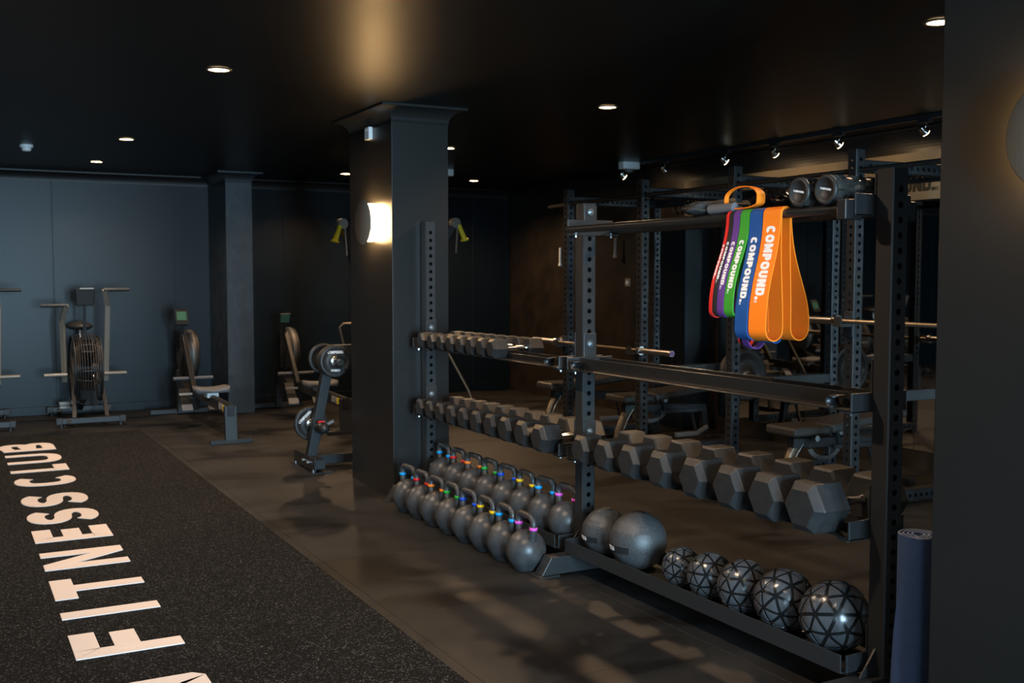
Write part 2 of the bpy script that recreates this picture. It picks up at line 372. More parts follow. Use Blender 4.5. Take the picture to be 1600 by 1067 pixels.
# pillars
def pillar(name, x0, x1, y0, y1, m, label):
    o = struct(name, MB().box((x0, y0, 0), (x1, y1, ZC-.001)), m, label, bevel=0.003)
    mb = MB(); pr = cove(); n = len(pr); ring = []
    for a, b in pr[1:]:
        z = 2.535 + b*1.07 if b < .1 else ZC-.002
        ring.append([(x0-a, y0-a, z), (x1+a, y0-a, z), (x1+a, y1+a, z), (x0-a, y1+a, z)])
    ring.insert(0, [(x0-.004, y0-.004, 2.535), (x1+.004, y0-.004, 2.535), (x1+.004, y1+.004, 2.535), (x0-.004, y1+.004, 2.535)])
    ring = ring[:-1]
    vs = [p for r in ring for p in r]
    fs = [(i*4+k, i*4+(k+1) % 4, (i+1)*4+(k+1) % 4, (i+1)*4+k) for i in range(len(ring)-1) for k in range(4)]
    mb.add(vs, fs); mb.build('cornice', m, o)
    return o
P1 = (2.667, 3.082, 6.68, 7.51); P2 = (2.67, 3.085, 1.41, 2.24)
pillar('pillar', *P1, 'pillar', 'square painted pillar with round wall lamp and crown moulding')
pillar('pillar', *P2, 'pillar', 'square painted pillar beside the rolled mats')
pillar('pillar', 2.74, 3.03, 11.72, YB, 'plaster', 'rough plastered narrow pillar between the rowing machines')

# turf strip with woven white lettering
turf = thing('turf_mat', 'black turf sled track with white woven lettering', 'turf', (0, 0, 0))
MB().box((-0.46, -2.6, 0), (1.668, 10.83, 0.012)).build('turf_strip', 'turf', turf)
BASE, CAP, TZ = 0.828, 0.412, 0.0122
def turf_letter(ch, y0, y1):
    t = 0.10; wgl = (y1-y0)/CAP
    mb = MB(); tt = t/CAP
    g = glyph(ch, wgl if ch != 'I' else tt, tt)
    if ch == 'D': h = tt/2; g = [[(h, 1), (h, 0)], [(0, 1-h), (wgl-h-.06, 1-h), (wgl-h, 1-h-.06), (wgl-h, h+.03), (wgl-h-.03, h), (0, h)]]
    stroke_mesh(mb, g, tt, lambda u, v, c: (BASE - v*CAP, y0 + u*CAP, TZ + c), 0.0, 0.004, 0.1)
    mb.build('letter_' + ch.lower(), 'turf_white', turf)
for ch, a, b in (('D', 3.65, 4.02), ('N', 3.11, 3.48), ('F', 4.365, 4.68), ('I', 4.913, 5.013), ('T', 5.225, 5.575), ('N', 5.784, 6.163), ('E', 6.42, 6.735),
                 ('S', 6.90, 7.29), ('S', 7.45, 7.86), ('C', 8.20, 8.60), ('L', 8.82, 9.11), ('U', 9.25, 9.72), ('B', 9.92, 10.35)):
    turf_letter(ch, a, b)

# ================================================================== LAMPS
def downlight(x, y, label, power=1.0):
    t = thing('downlight', label, 'ceiling light', (x, y, ZC), group='recessed ceiling downlights')
    MB().lathe([(0.056, -0.002), (0.058, -0.008), (0.070, -0.008), (0.074, -0.001)], 24).build('trim_ring', 'bronze', t)
    MB().lathe([(0.0, -0.004), (0.056, -0.004)], 24).build('lens', 'lamp_glow', t)
    ld = bpy.data.lights.new('downlight_bulb', 'SPOT'); ld.energy = P_DOWN*power; ld.color = WARM if x > 2.5 else WARM_LEFT; ld.spot_size = math.radians(150); ld.spot_blend = 0.6; ld.shadow_soft_size = 0.045
    lo = bpy.data.objects.new('downlight_bulb', ld); COL.objects.link(lo); lo.parent = t; lo.location = (0, 0, -0.02)
for x, y, lb in ((1.38, 6.01, 'above the turf track abreast of the kettlebells'), (1.38, 9.36, 'above the far half of the turf track'), (1.38, 11.30, 'above the air bikes by the back wall'),
                 (1.38, 3.50, 'above the first letters of the turf track'), (1.38, 1.40, 'above the start of the turf track'),
                 (3.99, 6.08, 'between dumbbell rack and power racks'), (3.99, 3.37, 'beside the pillar with the rolled mats'), (3.97, 11.32, 'beyond the plastered pillar by the back wall'),
                 (5.60, 11.41, 'in the far corner past the cable machine'), (4.0, 8.66, 'over the open floor behind the pillar'), (-1.4, 6.01, 'over the open floor left of the turf'), (-1.4, 9.36, 'over the far open floor left of the turf')):
    downlight(x, y, 'round warm ceiling downlight ' + lb, 0.3 if y < 2 else (1.25 if 3.4 < y < 3.7 else 1.0))
mat('disc', (0.17, 0.15, 0.12), 0.5)
def sconce(x, y, z, label):
    t = thing('wall_lamp', label, 'wall lamp', (x, y, z))
    n = 40; r = 0.155
    MB().lathe([(0.0, -0.087), (r-.004, -0.087), (r, -0.084), (r, -0.078), (r-.004, -0.075), (0.0, -0.075)], n, axis='X').build('disc_shade', 'disc', t)
    MB().lathe([(0.0, -0.075), (0.128, -0.0745), (0.132, -0.072), (0.132, -0.012), (0.128, -0.010), (0.0, -0.010)], n, axis='X').build('light_drum', 'sconce_glow', t)
    MB().lathe([(0.0, -0.010), (0.06, -0.010), (0.06, 0.0), (0, 0)], 24, axis='X').build('back_plate', 'black_steel', t)
    return t
sconce(2.667, 7.02, 1.882, 'round disc wall lamp glowing behind on the pillar by the kettlebells')
sconce(2.67, 1.80, 1.88, 'round disc wall lamp glowing behind on the pillar by the rolled mats')

# track lights in front of the mirror wall
TX = 6.17
tr = MB().box((TX-.018, 3.2, ZC-.03), (TX+.018, 9.6, ZC)).build('light_track', 'black_steel'); tag(tr, 'black ceiling track carrying the spotlights', 'light track')
for i, (y, on, lb) in enumerate(((5.32, 1, 'nearest the sign lettering'), (6.14, 1, 'second along the track from the sign'), (6.86, 1, 'third along the track from the sign'), (7.50, 1, 'fourth along the track from the sign'), (8.40, 0, 'unlit, between two lit ones'), (9.10, 1, 'at the far end of the track'))):
    t = thing('track_spotlight', 'small chrome track spotlight ' + lb, 'spotlight', (TX, y, ZC-.03), group='spotlights on the ceiling track')
    MB().box((-.02, -.05, -.025), (.02, .05, 0)).build('adapter', 'black_steel', t)
    d = Vector((0.80, random.uniform(-.25, .25), -0.60)).normalized(); c = Vector((0.0, 0, -0.085))
    MB().tube([(0, -.03, -.02), (-.03, -.035, -.05), (-.03, -.03, -.085), c], 0.005, 6).build('swan_neck', 'chrome', t)
    MB().cyl(c - d*0.045, c + d*0.012, 0.018, 0.034, 14).build('lamp_head', 'chrome', t)
    MB().cyl(c + d*0.012, c + d*0.018, 0.031, 0.031, 14).build('lamp_lens', 'spot_glow' if on else 'black_plastic', t)
    if on:
        ld = bpy.data.lights.new('track_bulb', 'SPOT'); ld.energy = P_TRACK; ld.color = (1, .66, .33); ld.spot_size = math.radians(115); ld.spot_blend = 0.7; ld.shadow_soft_size = 0.02
        lo = bpy.data.objects.new('track_bulb', ld); COL.objects.link(lo); lo.parent = t; lo.location = c + d*0.03; lo.rotation_euler = d.to_track_quat('-Z', 'Y').to_euler()

# small fittings
def smoke_detector(x, y, label):
    t = thing('smoke_detector', label, 'smoke detector', (x, y, ZC))
    MB().lathe([(0, 0), (.055, 0), (.055, -.022), (.048, -.026)], 20).build('base', 'white_plastic', t)
    MB().lathe([(.040, -.026), (.037, -.048), (.030, -.056), (0, -.056)], 20).build('sensor_cap', 'white_plastic', t)
smoke_detector(0.675, 10.18, 'white round smoke detector on the black ceiling above the bikes')
def emergency_light(x, y, label):
    t = thing('emergency_light', label, 'emergency light', (x, y, ZC))
    MB().box((-.10, -.05, -.075), (.10, .05, 0)).build('housing', 'white_plastic', t, bevel=0.012)
    MB().lathe([(.045, -.075), (.04, -.10), (.0, -.112)], 16).build('lens_dome', 'grey_plastic', t)
emergency_light(4.72, 10.35, 'white ceiling emergency light past the pillar')
emergency_light(6.06, 8.84, 'white ceiling emergency light beside the far track spotlight')
t = thing('sensor_box', 'small white control box high on the pillar with the wall lamp', 'sensor', (2.667, 7.07, 2.46))
MB().box((-.03, -.042, 0), (0, .042, .085)).build('housing', 'white_plastic', t, bevel=0.003)
for a in (-.016, .016): MB().box((-.032, a-.008, .060), (-.030, a+.008, .072)).build('button', 'print_white', t)
t = thing('light_switch', 'pale square light switch on the dark brown wall', 'switch', (XR, 9.78, 1.40))
MB().box((-.012, -.045, 0), (0, .045, .09)).build('plate', 'beige', t, bevel=0.003); MB().box((-.018, -.02, .025), (-.012, .02, .065)).build('rocker', 'white_plastic', t)
t = thing('power_socket', 'pale wall socket low on the dark brown wall', 'socket', (XR, 11.2, 0.70))
MB().box((-.012, -.045, 0), (0, .045, .07)).build('plate', 'beige', t, bevel=0.003); MB().box((-.016, -.02, .02), (-.012, .02, .05)).build('outlet', 'white_plastic', t)
for y, z, lb in ((9.95, 1.74, 'white hanging bar on the wall above the light switch'), (11.15, 1.66, 'white hanging bar on the wall above the socket')):
    t = thing('cable_bar', lb, 'bar', (XR-.06, y, z)); MB().cyl((0, 0, 0), (0, 0, .20), .014, n=10).build('rod', 'white_plastic', t)
    MB().cyl((0, 0, -.02), (0, 0, .012), .022, n=10).build('end_cap', 'white_plastic', t); MB().tube([(0, 0, .19), (.02, 0, .21), (.06, 0, .21)], .005, 6).build('hook', 'steel', t)

# ================================================================== STORAGE RACK
PW = 0.076
def holed_tube(mb, x, y, z0, z1, w, faces=('-Y', '+Y'), pitch=0.0526, r=0.0125, first=0.05, c=0.005, wy=None):
    # vertical square tube with chamfered corners; real round holes in the chosen faces
    h = w/2
    n = int((z1-z0-first-0.03)//pitch)
    frames = {'-Y': (V(1,0,0), V(0,-1,0)), '+Y': (V(-1,0,0), V(0,1,0)), '-X': (V(0,-1,0), V(-1,0,0)), '+X': (V(0,1,0), V(1,0,0))}
    O = V(x, y, 0); hw = h - c
    for name, (u, nrm) in frames.items():
        def P(a, z, d=0.0): return O + u*a + nrm*(h-d) + V(0, 0, z)
        if name not in faces:
            mb.add([P(-hw, z0), P(hw, z0), P(hw, z1), P(-hw, z1)], [(0, 1, 2, 3)])
        else:
            zc = [z0 + first + pitch*(i+.5) for i in range(n)]
            za, zb = zc[0]-pitch/2, zc[-1]+pitch/2
            mb.add([P(-hw, z0), P(hw, z0), P(hw, za), P(-hw, za), P(-hw, zb), P(hw, zb), P(hw, z1), P(-hw, z1)], [(0,1,2,3), (4,5,6,7)])
            ca = math.atan2(pitch/2, hw); angs = sorted([2*PI*k/12 for k in range(12)] + [ca, PI-ca, PI+ca, 2*PI-ca]); m = len(angs)
            for z in zc:
                ou, ci, de = [], [], []
                for a in angs:
                    cs, sn = math.cos(a), math.sin(a); k = min(hw/abs(cs) if abs(cs) > 1e-6 else 9, (pitch/2)/abs(sn) if abs(sn) > 1e-6 else 9)
                    ou.append(P(cs*k, z+sn*k)); ci.append(P(cs*r, z+sn*r)); de.append(P(cs*r, z+sn*r, 0.004))
                mb.add(ou+ci+de, [(i, (i+1) % m, m+(i+1) % m, m+i) for i in range(m)] + [(m+i, m+(i+1) % m, 2*m+(i+1) % m, 2*m+i) for i in range(m)])
    for (sx, sy) in ((1,1), (-1,1), (-1,-1), (1,-1)):
        a = V(x+sx*h, y+sy*hw, 0); b = V(x+sx*hw, y+sy*h, 0)
        mb.add([a+V(0,0,z0), b+V(0,0,z0), b+V(0,0,z1), a+V(0,0,z1)], [(0,1,2,3)])
    mb.add([(x-h, y-hw, z1), (x-hw, y-h, z1), (x+hw, y-h, z1), (x+h, y-hw, z1), (x+h, y+hw, z1), (x+hw, y+h, z1), (x-hw, y+h, z1), (x-h, y+hw, z1)], [tuple(range(8))])
    return mb
PX = 2.87 + PW/2                                   # post centre line
PYS = dict(L=6.59, M=4.59, R=2.60)                 # near faces of the three posts
rack = thing('storage_rack', 'charcoal steel storage rack with three drilled posts and rails', 'rack', (0, 0, 0))
for k, y0 in PYS.items():
    p = holed_tube(MB(), PX, y0+PW/2, 0.095, 1.875, PW).build('post', 'powder', rack)
    # foot: box tube lying across the rack with sloped ends, on floor plates
    prof = [(2.60, 0.006), (3.216, 0.006), (3.16, 0.095), (2.656, 0.095)]
    yf = y0-.054 if k == 'M' else y0
    f = MB().prism(prof, yf, yf+PW, lambda a, b, c: (a, c, b)).build('foot', 'powder', rack, bevel=0.003)
    for xx in (2.575, 3.12): MB().box((xx, yf-.02, 0), (xx+.12, yf+PW+.02, 0.006)).build('floor_plate', 'powder', f)
    for s, ya in ((-1, 2.87), (1, 2.87+PW)):
        MB().prism([(0, .096), (s*.075, .096), (0, .19)], y0+PW/2-.004, y0+PW/2+.004, lambda a, b, c, ya=ya: (ya+a, c, b)).build('gusset', 'powder', rack)
def bolt(mb, x, y, z, d, r=0.011):
    # d = +1 / -1: points along y
    mb.cyl((x, y, z), (x, y+d*.003, z), r*1.7, n=14); mb.cyl((x, y+d*.003, z), (x, y+d*.014, z), r, n=6, smooth=False); mb.cyl((x, y+d*.014, z), (x, y+d*.022, z), r*.55, n=8)
def bracket(yface, d, ztop, zbot, wide=0.135, stem=0.12):
    # inverted T plate bolted to a post face; d is the direction the face looks along y
    y0, y1 = (yface, yface+d*.008); a, b = min(y0, y1), max(y0, y1)
    poly = [(-wide, zbot), (wide, zbot), (wide, ztop), (PW/2, ztop), (PW/2, ztop+stem), (-PW/2, ztop+stem), (-PW/2, ztop), (-wide, ztop)]
    o = MB().prism(poly, a, b, lambda p, q, c: (PX+p, c, q)).build('bracket', 'powder', rack, bevel=0.002)
    for s in (-1, 1):   # folded ears that carry the rails
        xx = PX + s*wide; x0, x1 = min(xx, xx-s*.075), max(xx, xx-s*.075)
        MB().box((x0, min(b, a) if d > 0 else a-.05, zbot), (x1, b+.05 if d > 0 else b, zbot+.006)).build('ear', 'powder', o)
    mb = MB(); bolt(mb, PX, b if d > 0 else a, ztop+stem*.55, d); mb.build('bolt', 'zinc', o)
    mb = MB()
    for s in (-1, 1): mb.cyl((PX+s*(wide-.03), (a+b)/2 + d*.03, zbot-.012), (PX+s*(wide-.03), (a+b)/2 + d*.03, zbot+.012), .006, n=6, smooth=False)
    mb.build('rail_bolt', 'zinc', o)
    return o
SEC = {'right': (PYS['R']+PW, PYS['M']), 'left': (PYS['M']+PW, PYS['L'])}
def shelf(sec, zf, stops, lip=.058):
    ya, yb = SEC[sec]
    bracket(ya, 1, zf+.062, zf-.008); bracket(yb, -1, zf+.062, zf-.008)
    for s in (-1, 1):
        X = lambda a: PX + s*a
        poly = [(.058, zf), (.140, zf), (.140, zf+.005), (.063, zf+.005), (.063, zf+lip), (.058, zf+lip)]
        r = MB().prism(poly, ya+.012, yb-.012, lambda a, b, c, s=s: (PX+s*a, c, b)).build('rail', 'pipe', rack, bevel=0.0012)
        for ys_ in stops:
            mb = MB(); n = 10; R_ = 0.022; vs = []
            for i in range(n+1):
                a = PI*1.25*i/n - PI*0.5
                for rr in (R_, R_-.003):
                    for xx in (.076, .140): vs.append((PX+s*xx, ys_+math.cos(a)*rr, zf+.005+R_+math.sin(a)*rr))
            fs = []
            for i in range(n):
                o_ = i*4; q = o_+4
                fs += [(o_, o_+1, q+1, q), (o_+2, q+2, q+3, o_+3), (o_, q, q+2, o_+2), (o_+1, o_+3, q+3, q+1)]
            fs += [(0, 2, 3, 1), (n*4, n*4+1, n*4+3, n*4+2)]
            mb.add(vs, fs, True); mb.build('end_stop', 'black_steel', r)
Z2, Z3 = 1.034, 0.583
shelf('right', Z2, (SEC['right'][0]+.10, SEC['right'][1]-.06)); shelf('left', Z2, (SEC['left'][0]+.13,), .036)
shelf('right', Z3, (), .036); shelf('left', Z3, (), .036)
# bottom trays
for sec in ('right', 'left'):
    ya, yb = SEC[sec]
    bracket(ya, 1, .168, .098, 0.135, 0.10); bracket(yb, -1, .168, .098, 0.135, 0.10)
    poly = [(-.151, .100), (.151, .100), (.151, .168), (.146, .168), (.146, .105), (-.146, .105), (-.146, .168), (-.151, .168)]
    MB().prism(poly, ya+.014, yb-.014, lambda a, b, c: (PX+a, c, b)).build('tray', 'powder', rack, bevel=0.0015)
# twin top pipes over the right section
ya, yb = SEC['right']
bracket(ya, 1, 1.79, 1.712, 0.135, 0.075); bracket(yb, -1, 1.79, 1.712, 0.135, 0.075)
for s in (-1, 1):
    pp = MB().cyl((PX+s*.133, ya+.01, 1.738), (PX+s*.133, yb-.009, 1.738), .018, n=20).build('pipe', 'pipe', rack)
    MB().box((PX+s*.133-.04, ya+.009, 1.70), (PX+s*.133+.04, ya+.050, 1.770)).build('pipe_socket', 'black_steel', pp, bevel=0.004)

# ================================================================== DUMBBELLS
def hex_ring(x, flats, n=6, y=0, z=0):
    R = flats/math.sqrt(3); return [(x, y+R*math.cos(PI/3*k), z+R*math.sin(PI/3*k)) for k in range(6)]
def dumbbell(flats, y, zf, label, group):
    t = thing('hex_dumbbell', label, 'dumbbell', (PX+.006, y, zf), group=group)
    hl = 0.067 + flats*0.06; L = flats*0.88; zc = flats/2
    for s in (-1, 1):
        rings = [hex_ring(s*hl, flats*.86, z=zc), hex_ring(s*(hl+flats*.05), flats, z=zc), hex_ring(s*(hl+L-flats*.15), flats, z=zc), hex_ring(s*(hl+L), flats*.71, z=zc)]
        vs = [p for r in rings for p in r]
        fs = [(i*6+k, i*6+(k+1) % 6, (i+1)*6+(k+1) % 6, (i+1)*6+k) for i in range(3) for k in range(6)] + [tuple(range(6)), tuple(range(18, 24))]
        if s < 0: fs = [tuple(reversed(f)) for f in fs]
        mb = MB().add(vs, fs)
        mb.build('head', 'rubber', t, bevel=flats*0.012)
    hr = 0.0135 + flats*0.012
    pr = [(hr*1.25, -hl), (hr*1.25, -hl+.008), (hr*.9, -hl+.014)] + [(hr*(.9+.22*math.cos(PI/2*q)), q*(hl-.02)) for q in (-1, -.6, -.2, .2, .6, 1)] + [(hr*.9, hl-.014), (hr*1.25, hl-.008), (hr*1.25, hl)]
    MB().lathe([(0, -hl)] + pr + [(0, hl)], 14, (0, 0, zc), 'X').build('handle', 'chrome', t)
    return t
zf3, zf2 = Z3+.0052, Z2+.0052
rs = [2.825, 3.035, 3.255, 3.485, 3.730, 3.965, 4.180, 4.395]
for i, y in enumerate(rs):
    dumbbell(0.178 - 0.040*i/7, y, zf3, 'black rubber hex dumbbell on lower rail, %s from the post by the rolled mats' % ORD[i], 'hex dumbbells on the lower rail')
ls = [4.80, 4.995, 5.195, 5.385, 5.575, 5.755, 5.935, 6.110, 6.275, 6.440]
for i, y in enumerate(ls):
    dumbbell(0.142 - 0.032*i/9, y, zf3, 'black rubber hex dumbbell on lower rail, %s from the middle post towards the pillar' % ORD[i], 'hex dumbbells on the lower rail')
us = [5.395, 5.535, 5.680, 5.825, 5.970, 6.115, 6.265, 6.425]
for i, y in enumerate(us):
    dumbbell(0.108 - 0.006*i/7, y, zf2, 'small black hex dumbbell on upper rail, %s from the pillar' % ORD[7-i], 'small hex dumbbells on the upper rail')

# ================================================================== KETTLEBELLS
def kettlebell_meshes():
    r = 0.105; c = 0.100; prof = [(0.0, 0.0), (0.060, 0.0), (0.064, 0.003)]
    a0 = math.asin(-(c-.014)/r)
    for i in range(1, 19):
        a = a0 + (PI/2 - a0)*i/18; prof.append((r*math.cos(a), c + r*math.sin(a)))
    body = MB().lathe(prof, 32)
    def hp():
        pts = [(-.058, .140), (-.072, .175), (-.081, .203), (-.0865, .228), (-.088, .248)]
        arcp = [(-.088+.042*(1-math.cos(PI/2*k/5)), .248+.034*math.sin(PI/2*k/5)) for k in range(1, 6)]
        half = pts + arcp
        return [(0, a, b) for a, b in half] + [(0, -a, b) for a, b in reversed(half)]
    pts = hp(); n = len(pts); rad = [0.0168]*n
    for i, q in enumerate((.030, .023, .019)): rad[i] = q; rad[n-1-i] = q
    handle = MB().tube(pts, rad, 12)
    ring = [MB().lathe([(.0182, -.008), (.0215, -.008), (.0215, .008), (.0182, .008)], 16, (0, s*.0855, .226)) for s in (-1, 1)]
    return body, handle, ring
kb_b, kb_h, kb_r = kettlebell_meshes()
def to_mesh(mb, name, m):
    me = bpy.data.meshes.new(name); me.from_pydata(mb.v, [], mb.f); me.polygons.foreach_set('use_smooth', mb.sm); me.update(); me.materials.append(MATS[m]); return me
me_b, me_h = to_mesh(kb_b, 'bell', 'iron'), to_mesh(kb_h, 'handle', 'iron')
KC = ['pink', 'cyan', 'yellow', 'blue', 'green', 'orange', 'red', 'cyan']
me_r = {c: [to_mesh(q, 'colour_ring', 'ring_' + c) for q in kb_r] for c in set(KC)}
def kettlebell(x, y, z, col, label, group, rz):
    t = thing('kettlebell', label, 'kettlebell', (x, y, z), rz, group)
    obj('bell', me_b, None, t); obj('handle', me_h, None, t)
    for q in me_r[col]: obj('colour_ring', q, None, t)
for i, c in enumerate(KC):
    nx = {1: ' between the yellow and pink ones', 7: ' at the pillar end'}.get(i, '')
    kettlebell(2.612, 4.722 + i*.2236, 0.0, c, 'kettlebell with %s rings%s, in the floor row' % (c, nx), 'kettlebells standing on the floor', random.uniform(-.06, .06))
    kettlebell(2.905, 4.800 + i*.2245, 0.1052, c, 'kettlebell with %s rings%s, in the tray row' % (c, nx), 'kettlebells on the rack tray', random.uniform(-.06, .06))

# ================================================================== BALLS
def slam_ball(x, y, z, r, label):
    t = thing('slam_ball', label, 'ball', (x, y, z), group='textured slam balls on the tray')
    prof = []
    for i in range(0, 41):
        a = -PI/2 + PI*i/40; rr = r
        for g in (-.42, -.30, .55): rr -= 0.0022*math.exp(-((a-g)/.022)**2)
        prof.append((max(0, rr*math.cos(a)), r + rr*math.sin(a)))
    MB().lathe(prof, 48).build('ball_body', 'slam', t)
    MB().lathe([(0, 2*r-.0045), (.020, 2*r-.004), (.030, 2*r-.0015), (.034, 2*r-.0035), (.036, 2*r-.009)], 24).build('valve_cap', 'rubber_black', t)
    # label band wrapped around the flank that faces the room
    mb = MB(); vs = []; n = 14; a0, a1 = math.radians(146), math.radians(216)
    for i in range(n+1):
        a = a0 + (a1-a0)*i/n
        for el in (-.30, -.06): vs.append(((r+.0012)*math.cos(el)*math.cos(a), (r+.0012)*math.cos(el)*math.sin(a), r+(r+.0012)*math.sin(el)))
    mb.add(vs, [(2*i, 2*i+2, 2*i+3, 2*i+1) for i in range(n)], True); lb = mb.build('label_patch', 'rubber_black', t)
    mb = MB(); hh = 0.022; text = 'NXG'
    text_mesh(mb, text, .28, .12, lambda u, v, c: ((r+.002+c)*math.cos(-.26+v*.16)*math.cos(math.radians(155)+u*hh/r), (r+.002+c)*math.cos(-.26+v*.16)*math.sin(math.radians(155)+u*hh/r), r+(r+.002+c)*math.sin(-.26+v*.16)), hi=.0006)
    mb.build('label_print', 'print_white', lb)
slam_ball(2.905, 4.425, .1052, .119, 'dark textured slam ball with black label next to the middle post')
slam_ball(2.905, 4.140, .1052, .138, 'larger dark textured slam ball with black label beside the patterned balls')
import bmesh
def tread_ball(x, y, z, r, label, rot):
    t = thing('tread_ball', label, 'ball', (x, y, z), group='triangle patterned medicine balls on the tray')
    bm = bmesh.new(); bmesh.ops.create_icosphere(bm, subdivisions=4, radius=r*.972)
    me = bpy.data.meshes.new('ball_core'); bm.to_mesh(me); bm.free(); me.polygons.foreach_set('use_smooth', [True]*len(me.polygons)); o = obj('ball_core', me, 'tread_gap', t, (0, 0, r))
    bm = bmesh.new(); bmesh.ops.create_icosphere(bm, subdivisions=2, radius=1.0); R = Matrix.Rotation(rot, 3, 'Z') @ Matrix.Rotation(.5+rot, 3, 'X')
    mb = MB()
    for f in bm.faces:
        P = [R @ v.co for v in f.verts]; cen = (P[0]+P[1]+P[2])/3
        q = [(cen + (p-cen)*.71) for p in P]; n = 4
        idx = {}; vs = []
        for i in range(n+1):
            for j in range(n+1-i):
                k = n-i-j; p = (q[0]*i + q[1]*j + q[2]*k)/n
                idx[(i, j)] = len(vs); edge = (i == 0 or j == 0 or k == 0)
                vs.append(p.normalized()*r*(.992 if edge else 1.0))
        fs = []
        for i in range(n):
            for j in range(n-i):
                fs.append((idx[(i, j)], idx[(i+1, j)], idx[(i, j+1)]))
                if i+j < n-1: fs.append((idx[(i+1, j)], idx[(i+1, j+1)], idx[(i, j+1)]))
        mb.add(vs, fs, True)
        b = [idx[(i, 0)] for i in range(n+1)] + [idx[(n-j, j)] for j in range(1, n+1)] + [idx[(0, n-j)] for j in range(1, n)]
        rim = [vs[a] for a in b]; low = [v.normalized()*r*.955 for v in rim]; m = len(rim)
        mb.add(rim+low, [(i, m+i, m+(i+1) % m, (i+1) % m) for i in range(m)])
    bm.free(); mb.build('tread', 'tread_pad', t, loc=(0, 0, r))
for i, (y, r) in enumerate(((2.866, .133), (3.135, .122), (3.377, .112), (3.598, .1015), (3.798, .091))):
    tread_ball(2.905, y, .1052, r, ['largest', 'second largest', 'middle sized', 'second smallest', 'smallest'][i] + ' dark medicine ball moulded with triangle tread on the bottom tray', 0.4+i*1.1)

# ================================================================== RESISTANCE BANDS
PIPX, PIPZ = PX-.133, 1.738
def band_path(lift, df, bf, gf, dr, br, gr):
    Ro, Ri = .018+.0075+lift, .018+.0025+lift
    P = []
    def arcp(cx, cz, r, a0, a1, n):
        return [(cx+r*math.cos(math.radians(a0+(a1-a0)*i/n)), cz+r*math.sin(math.radians(a0+(a1-a0)*i/n))) for i in range(n+1)]
    def bez(p0, c0, c1, p1, n=16):
        return [tuple(p0[k]*(1-t)**3 + 3*c0[k]*t*(1-t)**2 + 3*c1[k]*t*t*(1-t) + p1[k]*t**3 for k in (0, 1)) for t in (i/n for i in range(n+1))]
    zf = PIPZ-df; xo = PIPX-Ro-bf; xi = xo+gf
    P += arcp(PIPX, PIPZ, Ro, 0, 180, 12)
    P += bez((PIPX-Ro, PIPZ), (PIPX-Ro-.004, PIPZ-df*.38), (xo, zf+gf/2+df*.42), (xo, zf+gf/2))[1:]
    P += arcp(xo+gf/2, zf+gf/2, gf/2, 180, 360, 12)[1:]
    P += bez((xi, zf+gf/2), (xi, zf+gf/2+df*.35), (PIPX-Ri-.006, PIPZ-df*.5), (PIPX-Ri, PIPZ))[1:]
    P += arcp(PIPX, PIPZ, Ri, 180, 0, 10)[1:]
    zr = PIPZ-dr; xa = PIPX+Ri+br; xb = xa+gr
    P += bez((PIPX+Ri, PIPZ), (PIPX+Ri, PIPZ-dr*.4), (xa, zr+gr/2+dr*.4), (xa, zr+gr/2))[1:]
    P += arcp(xa+gr/2, zr+gr/2, gr/2, 180, 360, 12)[1:]
    P += bez((xb, zr+gr/2), (xb+.01, zr+gr/2+dr*.3), (PIPX+Ro+.004, PIPZ-dr*.45), (PIPX+Ro, PIPZ))[1:-1]
    return P
def band(y0, y1, mname, label, lift, df, bf, gf, dr, br, gr, text_s, cap, th=.0042, skew=0.0):
    t = thing('resistance_band', label, 'resistance band', (0, 0, PIPZ), group='loop bands hung over the top pipe')
    P = band_path(lift, df, bf, gf, dr, br, gr); m = len(P); N = []
    for i in range(m):
        a, b = P[i-1], P[(i+1) % m]; dx, dz = b[0]-a[0], b[1]-a[1]; q = math.hypot(dx, dz) or 1; N.append((dz/q, -dx/q))
    sh = lambda z: skew*max(0, PIPZ-z)
    vs = []
    for (x, z), (nx, nz) in zip(P, N):
        for yy, o in ((y0, -th/2), (y1, -th/2), (y1, th/2), (y0, th/2)): vs.append((x+nx*o, yy+sh(z), z+nz*o-PIPZ))
    fs = []
    for i in range(m):
        j = (i+1) % m
        fs += [(i*4+k, i*4+(k+1) % 4, j*4+(k+1) % 4, j*4+k) for k in range(4)]
    o = MB().add(vs, fs).build('band_loop', mname, t)
    # print on the outside of the front strand, reading downwards
    L = [0.0]; F0 = 6; pts = P[F0:F0+6+17]; nn = N[F0:F0+6+17]
    for a, b in zip(pts, pts[1:]): L.append(L[-1] + math.hypot(b[0]-a[0], b[1]-a[1]))
    def at(s):
        for i in range(len(L)-1):
            if s <= L[i+1] or i == len(L)-2:
                k = (s-L[i])/(L[i+1]-L[i]); return [pts[i][q]+(pts[i+1][q]-pts[i][q])*k for q in (0, 1)], [nn[i][q]+(nn[i+1][q]-nn[i][q])*k for q in (0, 1)]
    yc = (y0+y1)/2; sgn = 1 if (at(.1)[1][0] < 0) else -1
    s0, s1 = text_s; tw = text_width('COMPOUND.o', .31, .10); sc_u = (s1-s0)/tw
    def fm(u, v, c):
        (x, z), (nx, nz) = at(s0+u*sc_u); d = (th/2+.0002+c)*sgn
        return (x+nx*d, yc + cap/2 - v*cap + sh(z), z+nz*d-PIPZ)
    mb = MB(); text_mesh(mb, 'COMPOUND.o', .31, .10, fm, hi=.0004, sub=.2); mb.build('band_print', 'print_white', o)
band(3.018, 3.112, 'band_orange', 'wide orange resistance band hanging over the top pipe', .0, .475, .066, .082, .475, .01, .09, (.085, .378), .048)
band(3.118, 3.186, 'band_blue', 'blue resistance band hanging between the orange and green bands', .0, .475, .070, .075, .490, .0, .06, (.125, .388), .035)
band(3.190, 3.242, 'band_green', 'green resistance band hanging between the blue and purple bands', .0, .392, .078, .06, .490, .01, .08, (.135, .350), .026)
